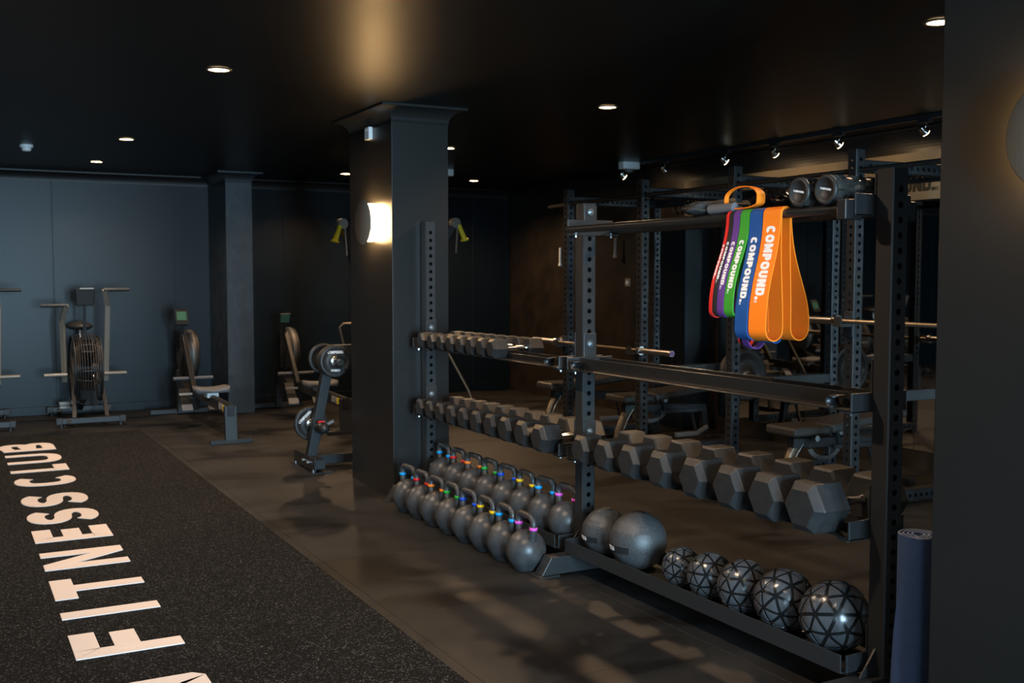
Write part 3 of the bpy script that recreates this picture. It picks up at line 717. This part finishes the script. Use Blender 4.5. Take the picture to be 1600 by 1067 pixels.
band(3.246, 3.282, 'band_purple', 'narrow purple resistance band hanging between green and black bands', .0, .392, .080, .06, .520, .0, .09, (.14, .335), .019)
band(3.286, 3.306, 'band_black', 'narrow black resistance band hanging between purple and red bands', .0, .392, .082, .06, .525, .01, .09, (.14, .31), .012)
band(3.310, 3.326, 'band_red', 'narrow red resistance band at the outer end of the hanging bands', .0, .395, .084, .06, .515, .02, .07, (.15, .295), .009)

# things lying on the top pipes
t = thing('exercise_loop', 'thin orange loop standing upright on the hanging bands', 'loop band', (2.782, 3.268, 1.7690))
n = 40; path = []
for i in range(n):
    a = 2*PI*i/n; path.append((.104*math.cos(a), .0445+.0445*(math.copysign(abs(math.sin(a))**(1.0 if math.sin(a) > 0 else .35), math.sin(a)))))
vs = []
for i, (y, z) in enumerate(path):
    l = math.hypot(y, z-.0445) or 1; ny, nz = y/l, (z-.0445)/l
    if z < .01: ny, nz = 0, -1
    hw = .010 + .010*max(0, -y/.104)
    for xx, o in ((-hw, -.004), (hw, -.004), (hw, 0), (-hw, 0)): vs.append((xx, y+ny*o, z+nz*o))
MB().add(vs, [(i*4+k, i*4+(k+1) % 4, ((i+1) % n)*4+(k+1) % 4, ((i+1) % n)*4+k) for i in range(n) for k in range(4)]).build('loop', 'band_orange', t)
def lump(name, mname, t, rx, ry, rz, amp, freq, seed, sub=4, smooth=True):
    bm = bmesh.new(); bmesh.ops.create_icosphere(bm, subdivisions=sub, radius=1.0)
    from mathutils import noise as ns
    for v in bm.verts:
        k = 1 + amp*ns.noise(v.co*freq + Vector((seed, 0, 0))) + amp*.4*ns.noise(v.co*freq*2.7 + Vector((seed, 3, 0)))
        v.co = Vector((v.co.x*rx*k, v.co.y*ry*k, max(-rz*.8, v.co.z*rz*k)))
    me = bpy.data.meshes.new(name); bm.to_mesh(me); bm.free(); me.polygons.foreach_set('use_smooth', [smooth]*len(me.polygons))
    return obj(name, me, mname, t, (0, 0, rz*.8))
mat('gloss_black', (0.012, 0.012, 0.013), 0.12)
t = thing('plastic_bag', 'glossy crumpled black bag on the top pipes behind the orange loop', 'bag', (PX+.055, 3.262, 1.7562)); lump('bag_body', 'gloss_black', t, .120, .085, .05, .55, 2.4, 1.0, 4, False)
MB().tube([(-.06, -.02, .05), (-.05, -.01, .085), (-.03, .02, .088), (-.02, .03, .06)], .006, 8).build('bag_knot', 'gloss_black', t)
t = thing('knit_wrap', 'crumpled black knit wrap lying across the top pipes', 'wrap', (PX-.02, 3.555, 1.7562)); lump('wrap_body', 'knit', t, .155, .105, .036, .28, 2.6, 5.0)
MB().tube([(-.12, -.08, .02), (-.05, -.09, .05), (.03, -.06, .06), (.09, .0, .055), (.10, .06, .045)], [.010, .014, .016, .014, .008], 8).build('wrap_fold', 'knit', t)
t = thing('foam_grip', 'grey foam grip lying on the front top pipe', 'grip', (2.776, 3.395, 1.7562)); MB().cyl((0, -.085, .0205), (0, .065, .0205), .020, n=16).build('grip_sleeve', 'foam_grey', t)
MB().cyl((0, .065, .0205), (0, .088, .0205), .019, .013, n=16).build('grip_end', 'gloss_black', t)

# foam rollers
def roller(y, label):
    t = thing('foam_roller', label, 'foam roller', (PX, y, 1.7562), group='black foam rollers on the top pipes'); R_ = .053
    nA, nT = 27, 40; x0, x1 = -.165, .165; vs = []
    for i in range(nA):
        xx = x0+.012+(x1-x0-.024)*i/(nA-1); ring = i % 4
        for j in range(nT):
            blk = ((j + (2 if (i//4) % 2 else 0)) % 8) < 5
            r = R_ if (ring in (1, 2, 3) and blk) else R_-.013
            a = 2*PI*j/nT; vs.append((xx, r*math.cos(a), R_+r*math.sin(a)))
    MB().add(vs, [(i*nT+j, i*nT+(j+1) % nT, (i+1)*nT+(j+1) % nT, (i+1)*nT+j) for i in range(nA-1) for j in range(nT)]).build('tread_sleeve', 'gloss_roller', t)
    for s in (-1, 1):
        MB().lathe([(R_-.002, s*.150), (R_, s*.155), (R_, s*.161), (R_-.003, s*.165), (R_-.014, s*.165), (R_-.016, s*.160), (0, s*.160)], 36, (0, 0, R_), 'X').build('end_cap', 'rubber_black', t)
    mb = MB(); hh = .0075; tw = text_width('COMPOUND', .28, .1)
    text_mesh(mb, 'COMPOUND', .28, .1, lambda u, v, c: (-.1603-c, (tw/2-u)*hh*.95, R_+.002-(tw/2-u)*hh*-.18+(v-.5)*hh), hi=.0004); mb.build('cap_print', 'print_white', t)
mat('gloss_roller', (0.045, 0.043, 0.04), 0.25)
roller(2.792, 'black foam roller on top pipes next to the end post')
roller(2.925, 'black foam roller on top pipes, second from the end post')

# rolled mats
_turns = (.066-.016)/(.0062*1.12); MAT_ROT = 145 + 360*_turns
def rolled_mat(x, y, h, r, label, rz):
    t = thing('rolled_mat', label, 'exercise mat', (x, y, 0), rz, 'rolled exercise mats standing by the pillar')
    th = .0062; turns = (r-.016)/(th*1.12); n = int(turns*26); nz = 10; vs = []; idx = {}
    for k in range(nz+1):
        z = h*k/nz; f = k/nz
        cut = 1 - (.105*(f**3)) if True else 1
        for i in range(n+1):
            a = 2*PI*turns*(i/n)*(cut if i > n*.9 else 1) if False else 2*PI*(turns*(i/n) - (i/n)**40*.20*f*f*f)
            q = .016 + th*1.12*a/(2*PI)
            q += .012*(i/n)**30*(1-f)
            for rr in (q-th/2, q+th/2): vs.append((rr*math.cos(-a), rr*math.sin(-a), z + (.004*math.sin(a*.5) if k == nz else 0)))
    W = (n+1)*2; fs = []
    for k in range(nz):
        for i in range(n):
            a = k*W+i*2; b = a+W
            fs += [(a, b, b+2, a+2), (a+1, a+3, b+3, b+1)]
        a = k*W; b = a+W; e = n*2; fs += [(a, a+1, b+1, b), (a+e, b+e, b+e+1, a+e+1)]
    for i in range(n):
        a = nz*W+i*2; fs += [(a, a+1, a+3, a+2)]; a = i*2; fs += [(a, a+2, a+3, a+1)]
    MB().add(vs, fs, True).build('mat_roll', 'mat_blue', t)
    o = t.children[0]; o.data.polygons.foreach_set('use_smooth', [True]*len(o.data.polygons))
    m = o.modifiers.new('split', 'EDGE_SPLIT'); m.split_angle = math.radians(50)
rolled_mat(2.825, 2.425, .65, .066, 'blue rolled exercise mat with loose flap standing by the end post', math.radians(MAT_ROT))
rolled_mat(2.99, 2.40, .655, .062, 'blue rolled exercise mat half hidden behind another by the pillar', 1.0)

# ================================================================== AIR BIKES
def air_bike(x, y, label):
    t = thing('air_bike', label, 'exercise bike', (x, y, 0), 0, 'air bikes by the back wall')
    def foot(yy):
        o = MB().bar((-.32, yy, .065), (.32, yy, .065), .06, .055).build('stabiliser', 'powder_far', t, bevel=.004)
        for s in (-1, 1):
            MB().cyl((s*.28, yy, 0), (s*.28, yy, .045), .022, .016, n=10).build('levelling_foot', 'rubber_black', o); MB().box((s*.30-.03, yy-.036, .035), (s*.30+.03, yy+.036, .098)).build('end_cap', 'rubber_black', o, bevel=.004)
        MB().cyl((-.23, yy-.05, .05), (-.19, yy-.05, .05), .03, n=12).build('transport_wheel', 'black_plastic', o)
    foot(0.0); foot(1.06)
    for s in (-1, 1): MB().bar((s*.155, .02, .09), (s*.125, .36, .60), .04, .022).build('fork', 'powder_far', t, bevel=.003)
    MB().bar((0, .62, .25), (0, 1.06, .08), .06, .08).build('frame_tube', 'powder_far', t, bevel=.004); MB().bar((0, .70, .30), (0, .80, .80), .05, .07).build('seat_tube', 'powder_far', t, bevel=.004)
    # fan cage: two dished wire faces around a rim
    cy, cz, R_ = .38, .555, .375; cage = MB()
    for s in (-1, 1):
        for k in range(6):
            a = 2*PI*k/6+.26
            cage.tube([(s*xx, cy+rr*math.cos(a), cz+rr*math.sin(a)) for xx, rr in ((.135, .07), (.135, .20), (.128, .29), (.105, .34), (.06, .367), (0, .377))], .0035, 4)
        for rr, xx in ((.07, .135), (.12, .135), (.17, .135), (.22, .134), (.26, .131), (.295, .127), (.322, .117), (.342, .103), (.356, .085), (.366, .064), (.373, .042), (.377, .015)): cage.tube([(s*xx, cy+rr*math.cos(2*PI*i/40), cz+rr*math.sin(2*PI*i/40)) for i in range(40)], .003, 4, True)
    cage.build('fan_cage', 'cage_wire', t)
    for s in (-1, 1): MB().tube([(s*.128, cy+.335*math.cos(a), cz+.335*math.sin(a)) for a in [2*PI*i/48 for i in range(48)]], .011, 6, True).build('cage_rim', 'powder_far', t)
    fan = MB()
    for k in range(10):
        a = 2*PI*k/10; fan.bar((0, cy+.06*math.cos(a), cz+.06*math.sin(a)), (0, cy+.33*math.cos(a), cz+.33*math.sin(a)), .12, .012, up=(0, -math.sin(a), math.cos(a)))
    fan.cyl((-.10, cy, cz), (.10, cy, cz), .06, n=16); fan.build('fan', 'black_plastic', t)
    # moving arms with grips and foot pegs
    for s, lean, top in ((1, -.02, 1.375), (-1, .10, 1.215)):
        sx = s*.20
        a = MB().bar((sx, .42, .42), (sx+s*.015, .30+lean, top-.16), .052, .028).bar((sx+s*.015, .30+lean, top-.165), (sx-s*.02, .20+lean, top), .052, .028).build('lever_arm', 'lever_metal', t, bevel=.003)
        MB().cyl((sx-s*.03, .20+lean, top), (sx+s*.22, .20+lean, top), .018, n=12).build('hand_grip', 'rubber_black', a)
        MB().cyl((sx-s*.02, .36, .50), (sx+s*.20, .36, .50), .019, n=12).build('foot_peg', 'lever_metal', t)
        c = MB().bar((sx*.6, .72, .30), (sx*.6, .72+s*.10, .16 if s < 0 else .44), .014, .03).build('crank', 'steel', t)
        py, pz = .72+s*.10, (.16 if s < 0 else .44)
        pd = MB().box((sx*.6+s*.02, py-.05, pz-.012), (sx*.6+s*.12, py+.05, pz-.004)).box((sx*.6+s*.02, py-.05, pz+.004), (sx*.6+s*.12, py+.05, pz+.012))
        for q in (-.05, .04): pd.box((sx*.6+s*.02 if s > 0 else sx*.6-.12, py+q, pz-.03), (sx*.6+s*.12 if s > 0 else sx*.6-.02, py+q+.01, pz+.03))
        pd.build('pedal', 'lever_metal', c)
    s_ = lump('saddle', 'vinyl', t, .13, .14, .05, .1, 1.0, 2.0, 3); s_.location = (0, .84, .98)
    MB().cyl((0, .80, .78), (0, .83, .98), .022, n=12).build('seat_post', 'chrome', t)
    MB().bar((0, .40, .92), (0, .34, 1.25), .03, .03).build('monitor_mast', 'black_steel', t)
    mo = MB().prism([(-.085, 0), (.085, 0), (.095, .17), (-.095, .17)], -.03, .03, lambda a, b, c: (a, .33+c-.15*b, 1.21+b)).build('monitor', 'black_plastic', t, bevel=.008)
    MB().box((-.05, .27, 1.382), (.085, .33, 1.392)).build('monitor_top', 'lever_metal', mo)
    MB().bar((0, .38, .85), (0, .75, .55), .05, .05).build('top_tube', 'powder_far', t, bevel=.004)
mat('band_metal', (0.16, 0.155, 0.15), 0.55, metal=0.8); mat('cage_wire', (0.12, 0.11, 0.10), 0.35, metal=.6); mat('lever_metal', (0.24, 0.21, 0.175), 0.4, metal=.35)
air_bike(1.285, 11.40, 'black air bike with fan cage between the other bike and the rowing machine')
air_bike(0.265, 11.42, 'black air bike with fan cage at the far end of the turf, past its twin')

# ================================================================== ROWING MACHINES
def rower(x, y, label, shift, rz=0.0):
    t = thing('rowing_machine', label, 'rowing machine', (x, y, 0), rz, 'rowing machines by the back wall')
    MB().bar((-.19, 0, .02), (.19, 0, .02), .05, .04).build('rear_foot', 'powder_far', t, bevel=.004)
    MB().bar((0, .0, .03), (0, .03, .34), .11, .05, up=(0, 1, 0)).build('rear_leg', 'powder_far', t, bevel=.004)
    r = MB().bar((0, -.02, .30), (0, 1.60, .335), .06, .10).build('rail', 'black_steel', t, bevel=.003)
    MB().bar((0, -.02, .352), (0, 1.60, .388), .03, .006).build('rail_track', 'black_steel', r)
    mb = MB(); hh = .062
    text_mesh(mb, 'ROW', .24, .08, lambda u, v, c: (-.0305-c, .33-u*hh*.9, .277+v*hh+(.33-u*hh*.9)*.0216), hi=.001); mb.build('rail_lettering', 'print_grey', r)
    mb = MB(); text_mesh(mb, 'ERG', .24, .08, lambda u, v, c: (-.0305-c, .175-u*hh*.85, .275+v*hh), hi=.001); mb.build('rail_lettering', 'yellow', r)
    sy = .78
    s_ = MB(); vs = []
    for i in range(9):
        for j in range(7):
            a, b = -1+i/4, -1+j/3; k = 1-.10*b*b
            vs.append((a*.17*k, sy+b*.12, .435+.016*abs(a)**2-.014*math.exp(-(a*3)**2)*(b < .3)))
    for i in range(9):
        for j in range(7):
            a, b = -1+i/4, -1+j/3; k = 1-.10*b*b; vs.append((a*.165*k, sy+b*.115, .395))
    fs = [(i*7+j, (i+1)*7+j, (i+1)*7+j+1, i*7+j+1) for i in range(8) for j in range(6)]
    fs += [tuple(63+q for q in reversed(f)) for f in fs]
    rim = [i*7 for i in range(9)] + [56+j for j in range(1, 7)] + [i*7+6 for i in range(7, -1, -1)] + [j for j in range(5, 0, -1)]
    fs += [(rim[k], 63+rim[k], 63+rim[(k+1) % len(rim)], rim[(k+1) % len(rim)]) for k in range(len(rim))]
    s_.add(vs, fs, True).build('seat', 'grey_plastic', t); MB().box((-.055, sy-.07, .345), (.055, sy+.07, .40)).build('seat_carriage', 'white_plastic', t, bevel=.004)
    # foot stretchers
    for s in (-1, 1):
        f = MB().bar((s*.13, 1.30, .17), (s*.13, 1.46, .37), .10, .02, up=(0, -.77, .63)).build('foot_plate', 'black_plastic', t, bevel=.004)
        MB().bar((s*.13-.065, 1.36, .325), (s*.13+.065, 1.36, .325), .025, .02).build('foot_strap', 'lever_metal', f); MB().bar((s*.13, 1.265, .16), (s*.13, 1.31, .215), .105, .03, up=(0, -.77, .63)).build('heel_cup', 'grey_plastic', f)
    # main body rising to the flywheel
    MB().bar((-.02, 1.50, .34), (-.03, 1.92, .88), .045, .085).build('body_arm', 'black_plastic', t, bevel=.006); MB().bar((0, 1.55, .20), (0, 2.30, .42), .10, .14).build('front_body', 'black_steel', t, bevel=.006)
    MB().bar((0, 2.30, .04), (0, 2.30, .5), .07, .07).build('front_leg', 'powder_far', t, bevel=.004); MB().bar((-.31, 2.40, .03), (.31, 2.40, .03), .06, .05).build('front_foot', 'powder_far', t, bevel=.004)
    MB().bar((0, 2.30, .05), (0, 2.40, .05), .06, .05).build('foot_link', 'powder_far', t)
    cy, cz = 2.12, .68
    fw_ = MB().lathe([(0, -.075), (.20, -.07), (.245, -.05), (.255, -.02), (.255, .05), (.245, .075), (.20, .09), (0, .095)], 40, (.05, cy, cz), 'X').build('flywheel_housing', 'rubber_black', t)
    MB().lathe([(.250, -.012), (.2585, -.010), (.2585, .040), (.250, .042)], 40, (.05, cy, cz), 'X').build('perforated_band', 'band_metal', fw_)
    for rr in (.10, .15, .20): MB().tube([(-.027, cy+rr*math.cos(2*PI*i/30), cz+rr*math.sin(2*PI*i/30)) for i in range(30)], .004, 5, True).build('vent_ring', 'black_plastic', fw_)
    MB().cyl((-.20, 1.62, .46), (.20, 1.62, .46), .017, n=12).build('handle', 'foam_grey', t); MB().bar((0, 1.62, .46), (0, 1.78, .62), .03, .006).build('drive_chain', 'lever_metal', t)
    MB().bar((-.04, 1.95, .86), (-.05, 1.90, 1.02), .04, .04).build('monitor_arm', 'black_plastic', t)
    mo = MB().bar((-.05, 1.88, 1.00), (-.05, 1.96-shift*.12, 1.165-shift*.06), .125, .035, up=(0, -1, .4)).build('monitor', 'black_plastic', t, bevel=.006)
    c = (Vector((-.05, 1.88, 1.00)) + Vector((-.05, 1.96-shift*.12, 1.165-shift*.06)))/2; d = (Vector((-.05, 1.96-shift*.12, 1.165-shift*.06)) - Vector((-.05, 1.88, 1.00))).normalized(); nrm = Vector((1, 0, 0)).cross(d).normalized()
    if nrm.y > 0: nrm = -nrm
    MB().bar(c-d*.045+nrm*.0185, c+d*.055+nrm*.0185, .098, .002, up=nrm).build('monitor_screen', 'screen_green', mo)
rower(2.262, 9.60, 'black rowing machine with green lit monitor left of the plastered pillar', 0)
rower(3.372, 9.66, 'black rowing machine with tilted monitor between the plastered pillar and plate tree', 1)

# ================================================================== PLATE TREE
def plate_mb(r, th, hub=.026):
    return MB().lathe([(hub, -th*.5), (hub*1.9, -th*.5), (hub*2.0, -th*.32), (r*.76, -th*.32), (r*.80, -th*.5), (r*.97, -th*.5), (r, -th*.38), (r, th*.38), (r*.97, th*.5), (r*.80, th*.5), (r*.76, th*.32), (hub*2, th*.32), (hub*1.9, th*.5), (hub, th*.5), (hub, -th*.5)], 40, (0, 0, 0), 'Y')
def weight_plate(x, y, z, r, th, label, group, text=True, rot=0.0, m='rubber_black', hub='chrome', rz=0.0):
    t = thing('weight_plate', label, 'weight plate', (x, y, z), rz, group); o = plate_mb(r, th).build('plate_disc', m, t)
    MB().lathe([(.0255, -th*.52), (.040, -th*.52), (.041, -th*.45), (.0255, -th*.45)], 24, (0, 0, 0), 'Y').build('hub_ring', hub, t)
    if text:
        for word, zz, hh in (('COMPOUND', r*.48, r*.17), ('FITNESS', -r*.64, r*.14)):
            tw = text_width(word, .26, .1); mb = MB(); cr, sr = math.cos(rot), math.sin(rot)
            def fm(u, v, c):
                a, b = (u-tw/2)*hh*.8, zz+v*hh; return (a*cr-b*sr, -th*.325-c, a*sr+b*cr)
            text_mesh(mb, word, .26, .1, fm, hi=.001); mb.build('plate_lettering', 'print_white', o)
    return t
tree = thing('plate_tree', 'dark steel plate storage tree with slanted uprights next to the pillar', 'plate rack', (2.52, 8.06, 0))
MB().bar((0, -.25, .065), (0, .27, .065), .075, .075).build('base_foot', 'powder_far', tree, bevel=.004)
for yy in (-.22, .24):
    MB().box((-.075, yy-.05, 0), (.09, yy+.05, .007)).build('floor_plate', 'powder_far', tree)
    MB().cyl((-.05, yy, .0), (-.05, yy, .025), .012, n=8).build('bolt', 'zinc', tree)
MB().box((-.052, -.26, .012), (-.040, .28, .115)).build('side_plate', 'powder_far', tree, bevel=.002)
mb = MB()
for yy in (-.10, .02): mb.cyl((-.052, yy, .065), (-.066, yy, .065), .016, n=8)
mb.build('plate_bolt', 'zinc', tree)
MB().bar((.03, 0, .065), (.72, 0, .065), .075, .075).build('base_beam', 'powder_far', tree, bevel=.004)
MB().bar((.72, -.25, .065), (.72, .27, .065), .075, .075).build('base_foot', 'powder_far', tree, bevel=.004)
MB().bar((.0, 0, .09), (.17, 0, .93), .075, .075, up=(0, 1, 0)).build('upright', 'powder_far', tree, bevel=.004)
MB().bar((.72, 0, .09), (.36, 0, .95), .075, .075, up=(0, 1, 0)).build('upright', 'powder_far', tree, bevel=.004)
MB().bar((.14, 0, .93), (.40, 0, .93), .075, .075).build('top_beam', 'powder_far', tree, bevel=.004)
MB().cyl((.155, -.30, .85), (.155, .20, .85), .0245, n=14).build('peg', 'chrome', tree); MB().cyl((.045, -.22, .335), (.045, .26, .335), .0245, n=14).build('peg', 'chrome', tree)
weight_plate(2.675, 7.905, .85, .125, .032, 'small black plate with white lettering facing out on the tree top peg', 'plates on the plate tree')
weight_plate(2.675, 7.955, .85, .125, .032, 'small black plate behind the lettered one on the tree top peg', 'plates on the plate tree', False)
weight_plate(2.675, 8.195, .85, .122, .032, 'small black plate on the rear end of the tree top peg', 'plates on the plate tree', False)
weight_plate(2.565, 8.195, .335, .135, .034, 'black plate with tilted white lettering on the tree lower peg', 'plates on the plate tree', True, .75)
t = thing('collar_clamp', 'black spring collars with a red tab on the lower tree peg', 'clamp', (2.565, 7.90, .335))
MB().lathe([(.0255, -.05), (.042, -.05), (.046, -.03), (.046, .03), (.040, .05), (.0255, .05)], 18, (0, 0, 0), 'Y').build('collar', 'black_plastic', t)
MB().bar((.03, -.03, .03), (.075, -.05, .06), .03, .02).build('lever', 'grey_plastic', t); MB().box((-.03, .0, .040), (.02, .03, .054)).build('red_tab', 'ring_red', t); MB().lathe([(.0, -.075), (.033, -.07), (.036, -.05), (.0255, -.045)], 16, (0, 0, 0), 'Y').build('peg_end_cap', 'rubber', t)

# ================================================================== CABLE MACHINE (behind the pillar)
t = thing('cable_machine', 'tall cable machine with raised arms and yellow grips behind the pillar', 'cable machine', (4.30, 10.95, 0))
MB().box((-.30, -.10, .02), (.30, .45, .10)).build('base', 'black_steel', t, bevel=.006); MB().box((-.22, .10, .10), (.22, .40, 1.55)).build('weight_tower', 'black_steel', t, bevel=.01)
for s, tip in ((-1, (-.60, -.28, 2.05)), (1, (.70, -.28, 2.09))):
    root = (s*.16, .05, .95); a = MB().bar(root, tip, .045, .06).build('arm', 'black_steel', t, bevel=.004)
    MB().bar((tip[0]-s*.02+.02, tip[1]-.03, tip[2]-.32), (tip[0]+.02, tip[1]-.03, tip[2]-.02), .014, .014).build('cable', 'lever_metal', a)
    MB().cyl((tip[0], tip[1]-.04, tip[2]+.01), (tip[0], tip[1]+.04, tip[2]+.01), .055, n=14).build('pulley', 'lever_metal', a)
    gx = -.09 if s < 0 else .10
    MB().cyl((tip[0]+gx*.35, tip[1]-.03, tip[2]-.01), (tip[0]+gx, tip[1]-.04, tip[2]-.17), .022, .028, n=12).cyl((tip[0]+gx, tip[1]-.04, tip[2]-.165), (tip[0]+gx*1.05, tip[1]-.04, tip[2]-.185), .045, n=12).build('yellow_grip', 'yellow', a)
MB().tube([(.36, -.62, .98), (.40, -.68, .75), (.62, -.78, .30), (.66, -.80, .18), (.66, -.80, .02)], .016, 8).build('front_leg', 'bronze', t)
MB().tube([(-.36, -.62, .98), (-.40, -.68, .75), (-.62, -.78, .30), (-.66, -.80, .18), (-.66, -.80, .02)], .016, 8).build('front_leg', 'bronze', t)
MB().tube([(-.36, -.62, .98), (-.2, -.2, 1.0), (0, .1, 1.0), (.2, -.2, 1.0), (.36, -.62, .98)], .016, 8).build('front_brace', 'bronze', t)
MB().tube([(-.40, -.35, 1.02), (-.62, -.35, 1.02), (-.66, -.35, .98), (-.62, -.35, .80), (-.58, -.35, .77), (-.40, -.35, .80), (-.40, -.35, 1.02)], .012, 8).build('side_handle', 'bronze', t)

# ================================================================== POWER RIG
RX0, RX1 = 5.088, 6.06
RY = [3.748, 4.908, 6.068, 7.218, 8.388]
rig = thing('power_rig', 'row of dark drilled power rack bays in front of the mirrors', 'power rack', (0, 0, 0))
def holed_beam(mb, p0, p1, w=.076, axis='X'):
    # horizontal drilled tube, reusing the upright shape turned on its side
    L = (Vector(p1)-Vector(p0)).length; tmp = holed_tube(MB(), 0, 0, 0, L, w, ('-Y', '+Y'), first=.02)
    p0 = Vector(p0)
    if axis == 'X': f = lambda v: (p0.x+v[2], p0.y+v[1], p0.z-v[0])
    else: f = lambda v: (p0.x+v[1], p0.y+v[2], p0.z+v[0])
    mb.add([f(v) for v in tmp.v], tmp.f); return mb
for i, y in enumerate(RY):
    for x in (RX0, RX1):
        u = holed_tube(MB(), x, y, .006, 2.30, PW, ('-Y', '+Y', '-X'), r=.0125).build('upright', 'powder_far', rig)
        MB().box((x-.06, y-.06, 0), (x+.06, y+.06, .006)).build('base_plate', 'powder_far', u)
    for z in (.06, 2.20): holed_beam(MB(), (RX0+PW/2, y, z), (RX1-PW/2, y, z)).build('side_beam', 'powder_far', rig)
for y0, y1 in zip(RY, RY[1:]):
    MB().cyl((RX0, y0+PW/2, 2.17), (RX0, y1-PW/2, 2.17), .0165, n=12).build('pull_up_bar', 'pipe', rig)
    holed_beam(MB(), (RX1, y0+PW/2, 2.20), (RX1, y1-PW/2, 2.20), axis='Y').build('rear_beam', 'powder_far', rig)
MB().cyl((RX0, RY[-1]+PW/2, 2.17), (RX0, RY[-1]+.36, 2.165), .0165, n=12).build('pull_up_bar', 'bronze', rig)
for y in (RY[1], RY[2], RY[3]):
    MB().box((RX0+PW/2, y-.03, .69), (RX1-PW/2, y+.03, .76)).build('safety_arm', 'powder_far', rig, bevel=.003)
def jcup(x, y, z):
    o = MB().box((x-.05, y-.035, z-.10), (x-PW/2, y+.035, z+.06)).build('bar_hook', 'powder_far', rig, bevel=.003)
    MB().box((x-.13, y-.03, z-.035), (x-.05, y+.03, z-.0155)).box((x-.14, y-.03, z-.035), (x-.128, y+.03, z+.03)).build('hook_lip', 'rubber_black', o)
def barbell(x, yc, z, label):
    t = thing('barbell', label, 'barbell', (x, yc, z)); MB().cyl((0, -.67, 0), (0, .67, 0), .0142, n=12).build('shaft', 'bronze', t)
    for s in (-1, 1):
        o = MB().cyl((0, s*.685, 0), (0, s*1.10, 0), .025, n=14).build('sleeve', 'steel', t); MB().cyl((0, s*.66, 0), (0, s*.69, 0), .036, n=16).build('collar', 'chrome', o)
        MB().cyl((0, s*1.10, 0), (0, s*1.104, 0), .021, n=14).build('end_cap', 'ring_violet', o)
mat('ring_violet', (0.18, 0.10, 0.30), 0.4)
for (yy, z) in ((RY[3], .905), (RY[4], .905), (RY[0], 1.225), (RY[1], 1.225)): jcup(RX0, yy, z)
barbell(RX0-.09, 7.785, .905, 'steel barbell racked low in the far bay of the power rig')
barbell(RX0-.09, 4.29, 1.225, 'steel barbell racked chest high in the near bay of the power rig')
# stored plates on a peg of the rig
MB().cyl((RX1+.01, RY[3]-PW/2, .66), (RX1+.01, RY[3]-.30, .66), .0245, n=14).build('plate_peg', 'chrome', rig)
weight_plate(RX1+.01, RY[3]-.135, .66, .225, .05, 'large black bumper plate on a peg of the power rig', 'bumper plates on the rig', False)
weight_plate(RX1+.01, RY[3]-.075, .66, .225, .05, 'large black bumper plate behind another on the rig peg', 'bumper plates on the rig', False)
MB().cyl((RX1+.01, RY[1]-PW/2, 1.30), (RX1+.01, RY[1]-.30, 1.30), .0245, n=14).build('plate_peg', 'chrome', rig)
weight_plate(RX1+.01, RY[1]-.12, 1.30, .225, .05, 'large black bumper plate on the high peg of the power rig', 'bumper plates on the rig', False)

def bench(x, y, label, rz=0.0):
    t = thing('weight_bench', label, 'bench', (x, y, 0), rz, 'adjustable benches in the rig')
    MB().box((0, -.15, .40), (.34, .15, .465)).build('seat_pad', 'vinyl', t, bevel=.018)
    MB().prism([(.36, .405), (1.10, .475), (1.095, .54), (.355, .47)], -.15, .15, lambda a, b, c: (a, c, b)).build('back_pad', 'vinyl', t, bevel=.018)
    MB().bar((.10, 0, .34), (1.0, 0, .30), .07, .07).build('spine', 'black_steel', t, bevel=.004)
    MB().tube([(.16, 0, .34), (.10, 0, .26), (.05, 0, .14), (.03, 0, .03)], .032, 10).build('front_leg', 'bronze', t); MB().tube([(.19, -.03, .33), (.13, -.03, .25), (.08, -.03, .13), (.06, -.03, .03)], .010, 8).build('leg_trim', 'chrome', t)
    MB().bar((.03, -.24, .025), (.03, .24, .025), .06, .05).build('front_foot', 'black_steel', t, bevel=.004)
    MB().bar((.98, 0, .30), (1.02, 0, .05), .06, .06).build('rear_leg', 'black_steel', t, bevel=.004); MB().bar((1.02, -.27, .025), (1.02, .27, .025), .06, .05).build('rear_foot', 'black_steel', t, bevel=.004)
    a = MB(); vs = []; n = 12
    for i in range(n+1):
        q = math.radians(200+130*i/n)
        for rr in (.17, .13): vs.append((.38+rr*math.cos(q), -.05, .33+rr*math.sin(q)*.75))
    a.add(vs, [(2*i, 2*i+2, 2*i+3, 2*i+1) for i in range(n)]); o = a.build('adjuster_arc', 'chrome', t); md = o.modifiers.new('thick', 'SOLIDIFY'); md.thickness = .006
    for xx, zz in ((.27, .37), (.50, .40)): MB().cyl((xx, -.09, zz), (xx, -.05, zz), .022, n=10).build('pivot_bolt', 'zinc', t)
    MB().bar((.50, -.04, .39), (.52, -.04, .30), .03, .02).build('strut', 'black_steel', t); MB().bar((.45, -.06, .295), (.98, -.06, .285), .02, .03).build('side_rail', 'powder_far', t)
    MB().box((.62, -.10, .055), (.86, -.06, .095)).bar((.86, -.08, .075), (.98, -.08, .13), .03, .035).build('transport_handle', 'grey_plastic', t, bevel=.006)
    MB().bar((.85, -.08, .09), (.85, 0, .28), .02, .02).build('handle_link', 'black_steel', t)
bench(5.12, 5.60, 'adjustable black bench with chrome arc in the rig bay near the sign')
bench(5.20, 7.80, 'adjustable black bench in the far rig bay under the low barbell')
bench(5.20, 9.05, 'adjustable black bench past the last upright of the rig')
